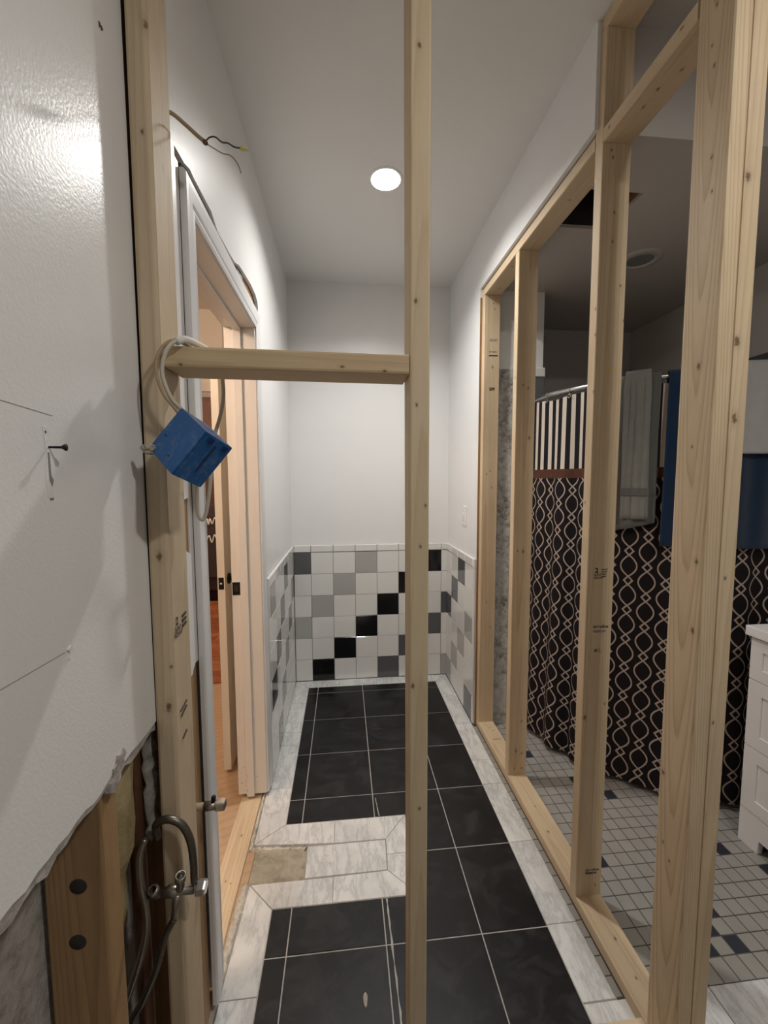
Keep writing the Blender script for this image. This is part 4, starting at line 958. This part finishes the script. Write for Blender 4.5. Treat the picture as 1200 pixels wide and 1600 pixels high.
# the +u side must face the viewer: the box recedes along n2 with its u end turned to the camera
u2 = (u * math.cos(ang) + Vector((0, -1, 0)) * math.sin(ang) * 0.0 + Vector((0, -1, 0)) * math.sin(ang)).normalized()
n2 = (u * math.sin(ang) + Vector((0, 1, 0)) * math.cos(ang)).normalized()
EO = Vector((-0.2735, 0.735, 1.569))
ebox('back_wall', 0, WB, 0, HB, 0, 0.003, 'blue', 0.001)
ebox('side_wall', WB - 0.003, WB, 0, HB, 0.002, DB, 'blue', 0.001); ebox('side_wall', 0, 0.003, 0, HB, 0.002, DB, 'blue', 0.001)
ebox('end_wall', 0.002, WB - 0.002, 0, 0.003, 0.002, DB, 'blue', 0.001); ebox('end_wall', 0.002, WB - 0.002, HB - 0.003, HB, 0.002, DB, 'blue', 0.001)
ebox('slot', WB - 0.001, WB + 0.0012, 0.012, 0.066, 0.030, 0.034, 'blue_dark')
for c in (0.012, 0.044):
    for kk in range(3): ebox('clip_rib', WB - 0.001, WB + 0.002, 0.004 + 0.0, 0.014, c + kk * 0.0042, c + 0.002 + kk * 0.0042, 'blue_dark')
for a, b in ((0.014, 0.050), (0.052, 0.070)): ebox('screw_hole', a, a + 0.003, b, b + 0.003, -0.0006, 0.001, 'dark_in')
pc = bmesh.new(); bmesh.ops.create_icosphere(pc, subdivisions=3, radius=0.011)
for q in pc.verts: q.co = EO + v * (HB * 0.99) + u2 * 0.006 + Vector((q.co.x * 1.3, q.co.y * 0.8, q.co.z * 0.8)) * (1 + R.uniform(-.22, .22))
adopt(link('plaster_lump', bm_mesh('plaster_lump', pc), 'plaster'), eb)
cb1 = tube('cable', [(-0.262, 0.765, 1.540), (-0.281, 0.758, 1.569), (-0.296, 0.753, 1.588), (-0.308, 0.752, 1.623), (-0.307, 0.754, 1.652), (-0.299, 0.760, 1.677), (-0.288, 0.775, 1.693), (-0.274, 0.80, 1.697), (-0.260, 0.85, 1.6975), (-0.252, 0.880, 1.690), (-0.247, 0.886, 1.665), (-0.244, 0.884, 1.623), (-0.250, 0.88, 1.581), (-0.262, 0.875, 1.536), (-0.268, 0.87, 1.485), (-0.272, 0.865, 1.433), (-0.280, 0.862, 1.381), (-0.288, 0.86, 1.365), (-0.296, 0.86, 1.381), (-0.294, 0.855, 1.427), (-0.285, 0.83, 1.46)], 0.0037, 'cable_white', None, 10, 8)
tag(cb1, 'beige cable looping over the cross block behind the blue box', 'cable')
tag(tube('cable', [(-0.272, 0.765, 1.540), (-0.292, 0.752, 1.572), (-0.308, 0.746, 1.598), (-0.316, 0.746, 1.635), (-0.312, 0.752, 1.665), (-0.300, 0.770, 1.690), (-0.288, 0.80, 1.6955), (-0.276, 0.85, 1.695)], 0.0028, 'cable_tan', None, 8, 8), 'thinner tan cable hooked beside the beige one over the block', 'cable')
tp = bmesh.new(); pts = []
tag(tube('cable_wrap', [(-0.291, 0.772, 1.690), (-0.281, 0.785, 1.698), (-0.272, 0.81, 1.700), (-0.262, 0.845, 1.700)], lambda t: 0.0068 - 0.0008 * t, 'paper', None, 10, 6), 'scrap of white sheath around the cable on the block', 'cable wrap')
tp.free()
# cut cable sticking out above
cc = empty('cut_cable', (-0.345, 0.92, 2.2)); tag(cc, 'cut tan cable with stripped wires sticking out above the doorway', 'cable')
tube('sheath', [(-0.372, 0.90, 2.17), (-0.345, 0.93, 2.195), (-0.318, 0.945, 2.184), (-0.296, 0.95, 2.168), (-0.281, 0.95, 2.157)], 0.0042, 'cable_tan', cc, 8, 6)
tube('black_wire', [(-0.283, 0.95, 2.158), (-0.272, 0.95, 2.168), (-0.261, 0.95, 2.169), (-0.248, 0.95, 2.160), (-0.236, 0.95, 2.159), (-0.222, 0.95, 2.152), (-0.208, 0.95, 2.151)], 0.0015, 'wire_black', cc, 6, 6)
tube('bare_wire', [(-0.283, 0.95, 2.157), (-0.266, 0.95, 2.147), (-0.248, 0.95, 2.138), (-0.230, 0.95, 2.134), (-0.217, 0.95, 2.119), (-0.210, 0.95, 2.101)], 0.0011, 'wire_bare', cc, 6, 6)
lathe('wire_nut', [(0.0, 0.0), (0.0042, 0.0), (0.0046, 0.004), (0.0032, 0.015), (0.0, 0.017)], 'wirenut', cc, (-0.210, 0.95, 2.151), (1, 0, -0.05), 10)
lathe('sheath_fray', [(0.0045, 0.0), (0.0055, 0.004), (0.0035, 0.008)], 'copper', cc, (-0.285, 0.95, 2.159), (0.8, 0, -0.55), 8)

# ---------------------------------------------------------------- plumbing
vb = empty('stop_valve', (-0.32, 0.76, 0.66)); tag(vb, 'dull metal stop valve in front of the left post', 'valve')
lathe('body', [(0.0, 0.0), (0.008, 0.0), (0.008, 0.03), (0.0105, 0.032), (0.0105, 0.05), (0.0085, 0.052), (0.0085, 0.082), (0.0, 0.082)], 'dull_metal', vb, (-0.378, 0.760, 0.656), (1, 0, 0.02), 14)
lathe('nut', [(0.0, 0.0), (0.0130, 0.0), (0.0135, 0.003), (0.0135, 0.015), (0.012, 0.018), (0.0, 0.018)], 'chrome', vb, (-0.292, 0.760, 0.659), (1, 0, 0.0), 6, False)
lathe('outlet', [(0.0, 0.0), (0.0075, 0.0), (0.0075, 0.02), (0.010, 0.022), (0.010, 0.034), (0.007, 0.034), (0.007, 0.026)], 'dull_metal', vb, (-0.321, 0.758, 0.662), (0.1, -0.15, 1), 14)
lathe('outlet', [(0.0, 0.0), (0.007, 0.0), (0.007, 0.016), (0.0095, 0.018), (0.0095, 0.028), (0.006, 0.028)], 'dull_metal', vb, (-0.360, 0.752, 0.660), (-0.1, -0.5, 1), 14)
lathe('drop_fitting', [(0.0, 0.0), (0.0075, 0.0), (0.008, 0.022), (0.0065, 0.026), (0.0065, 0.05), (0.0, 0.05)], 'dull_metal', vb, (-0.326, 0.757, 0.654), (-0.16, -0.05, -1), 12)
tag(tube('braided_hose', [(-0.366, 0.776, 0.755), (-0.366, 0.770, 0.782), (-0.356, 0.762, 0.799), (-0.335, 0.758, 0.806), (-0.313, 0.758, 0.793), (-0.299, 0.758, 0.760), (-0.295, 0.759, 0.715), (-0.2955, 0.760, 0.672)], 0.0068, 'hose', None, 10, 14, 0.06), 'braided hose arching over the left post into the valve', 'hose')
tag(tube('braided_hose', [(-0.384, 0.765, 0.765), (-0.391, 0.757, 0.737), (-0.388, 0.75, 0.691), (-0.379, 0.745, 0.644), (-0.378, 0.742, 0.604), (-0.390, 0.742, 0.552), (-0.412, 0.745, 0.487), (-0.431, 0.748, 0.435), (-0.445, 0.75, 0.39), (-0.45, 0.75, 0.30), (-0.44, 0.75, 0.03)], 0.0062, 'dull_metal', None, 10, 12, 0.06), 'long silvery braided hose bending down inside the wall', 'hose')
tag(tube('braided_hose', [(-0.333, 0.754, 0.606), (-0.342, 0.752, 0.59), (-0.350, 0.75, 0.573), (-0.367, 0.748, 0.514), (-0.394, 0.748, 0.45), (-0.420, 0.748, 0.395), (-0.43, 0.75, 0.28), (-0.42, 0.75, 0.03)], 0.0062, 'hose', None, 10, 12, 0.06), 'darker braided hose running down from the valve', 'hose')
st = empty('capped_pipe_stub', (-0.34, 0.93, 0.68)); tag(st, 'short capped pipe stub sticking out by the doorway casing', 'pipe')
lathe('pipe', [(0.0, 0.0), (0.0085, 0.0), (0.0085, 0.075), (0.0, 0.075)], 'cable_tan', st, (-0.40, 0.93, 0.684), (1, 0, 0.03), 14)
lathe('collar', [(0.0, 0.0), (0.0105, 0.0), (0.0105, 0.03), (0.0, 0.03)], 'dull_metal', st, (-0.332, 0.93, 0.686), (1, 0, 0.03), 14)
lathe('bleed_cap', [(0.0, 0.0), (0.0055, 0.0), (0.0055, 0.013), (0.004, 0.016), (0.0, 0.016)], 'black_metal', st, (-0.312, 0.93, 0.694), (0.15, 0, 1), 10)
box('end_block', (-0.306, -0.284, 0.920, 0.940, 0.677, 0.697), 'chrome', st, 0.002)
bpy.context.view_layer.update()
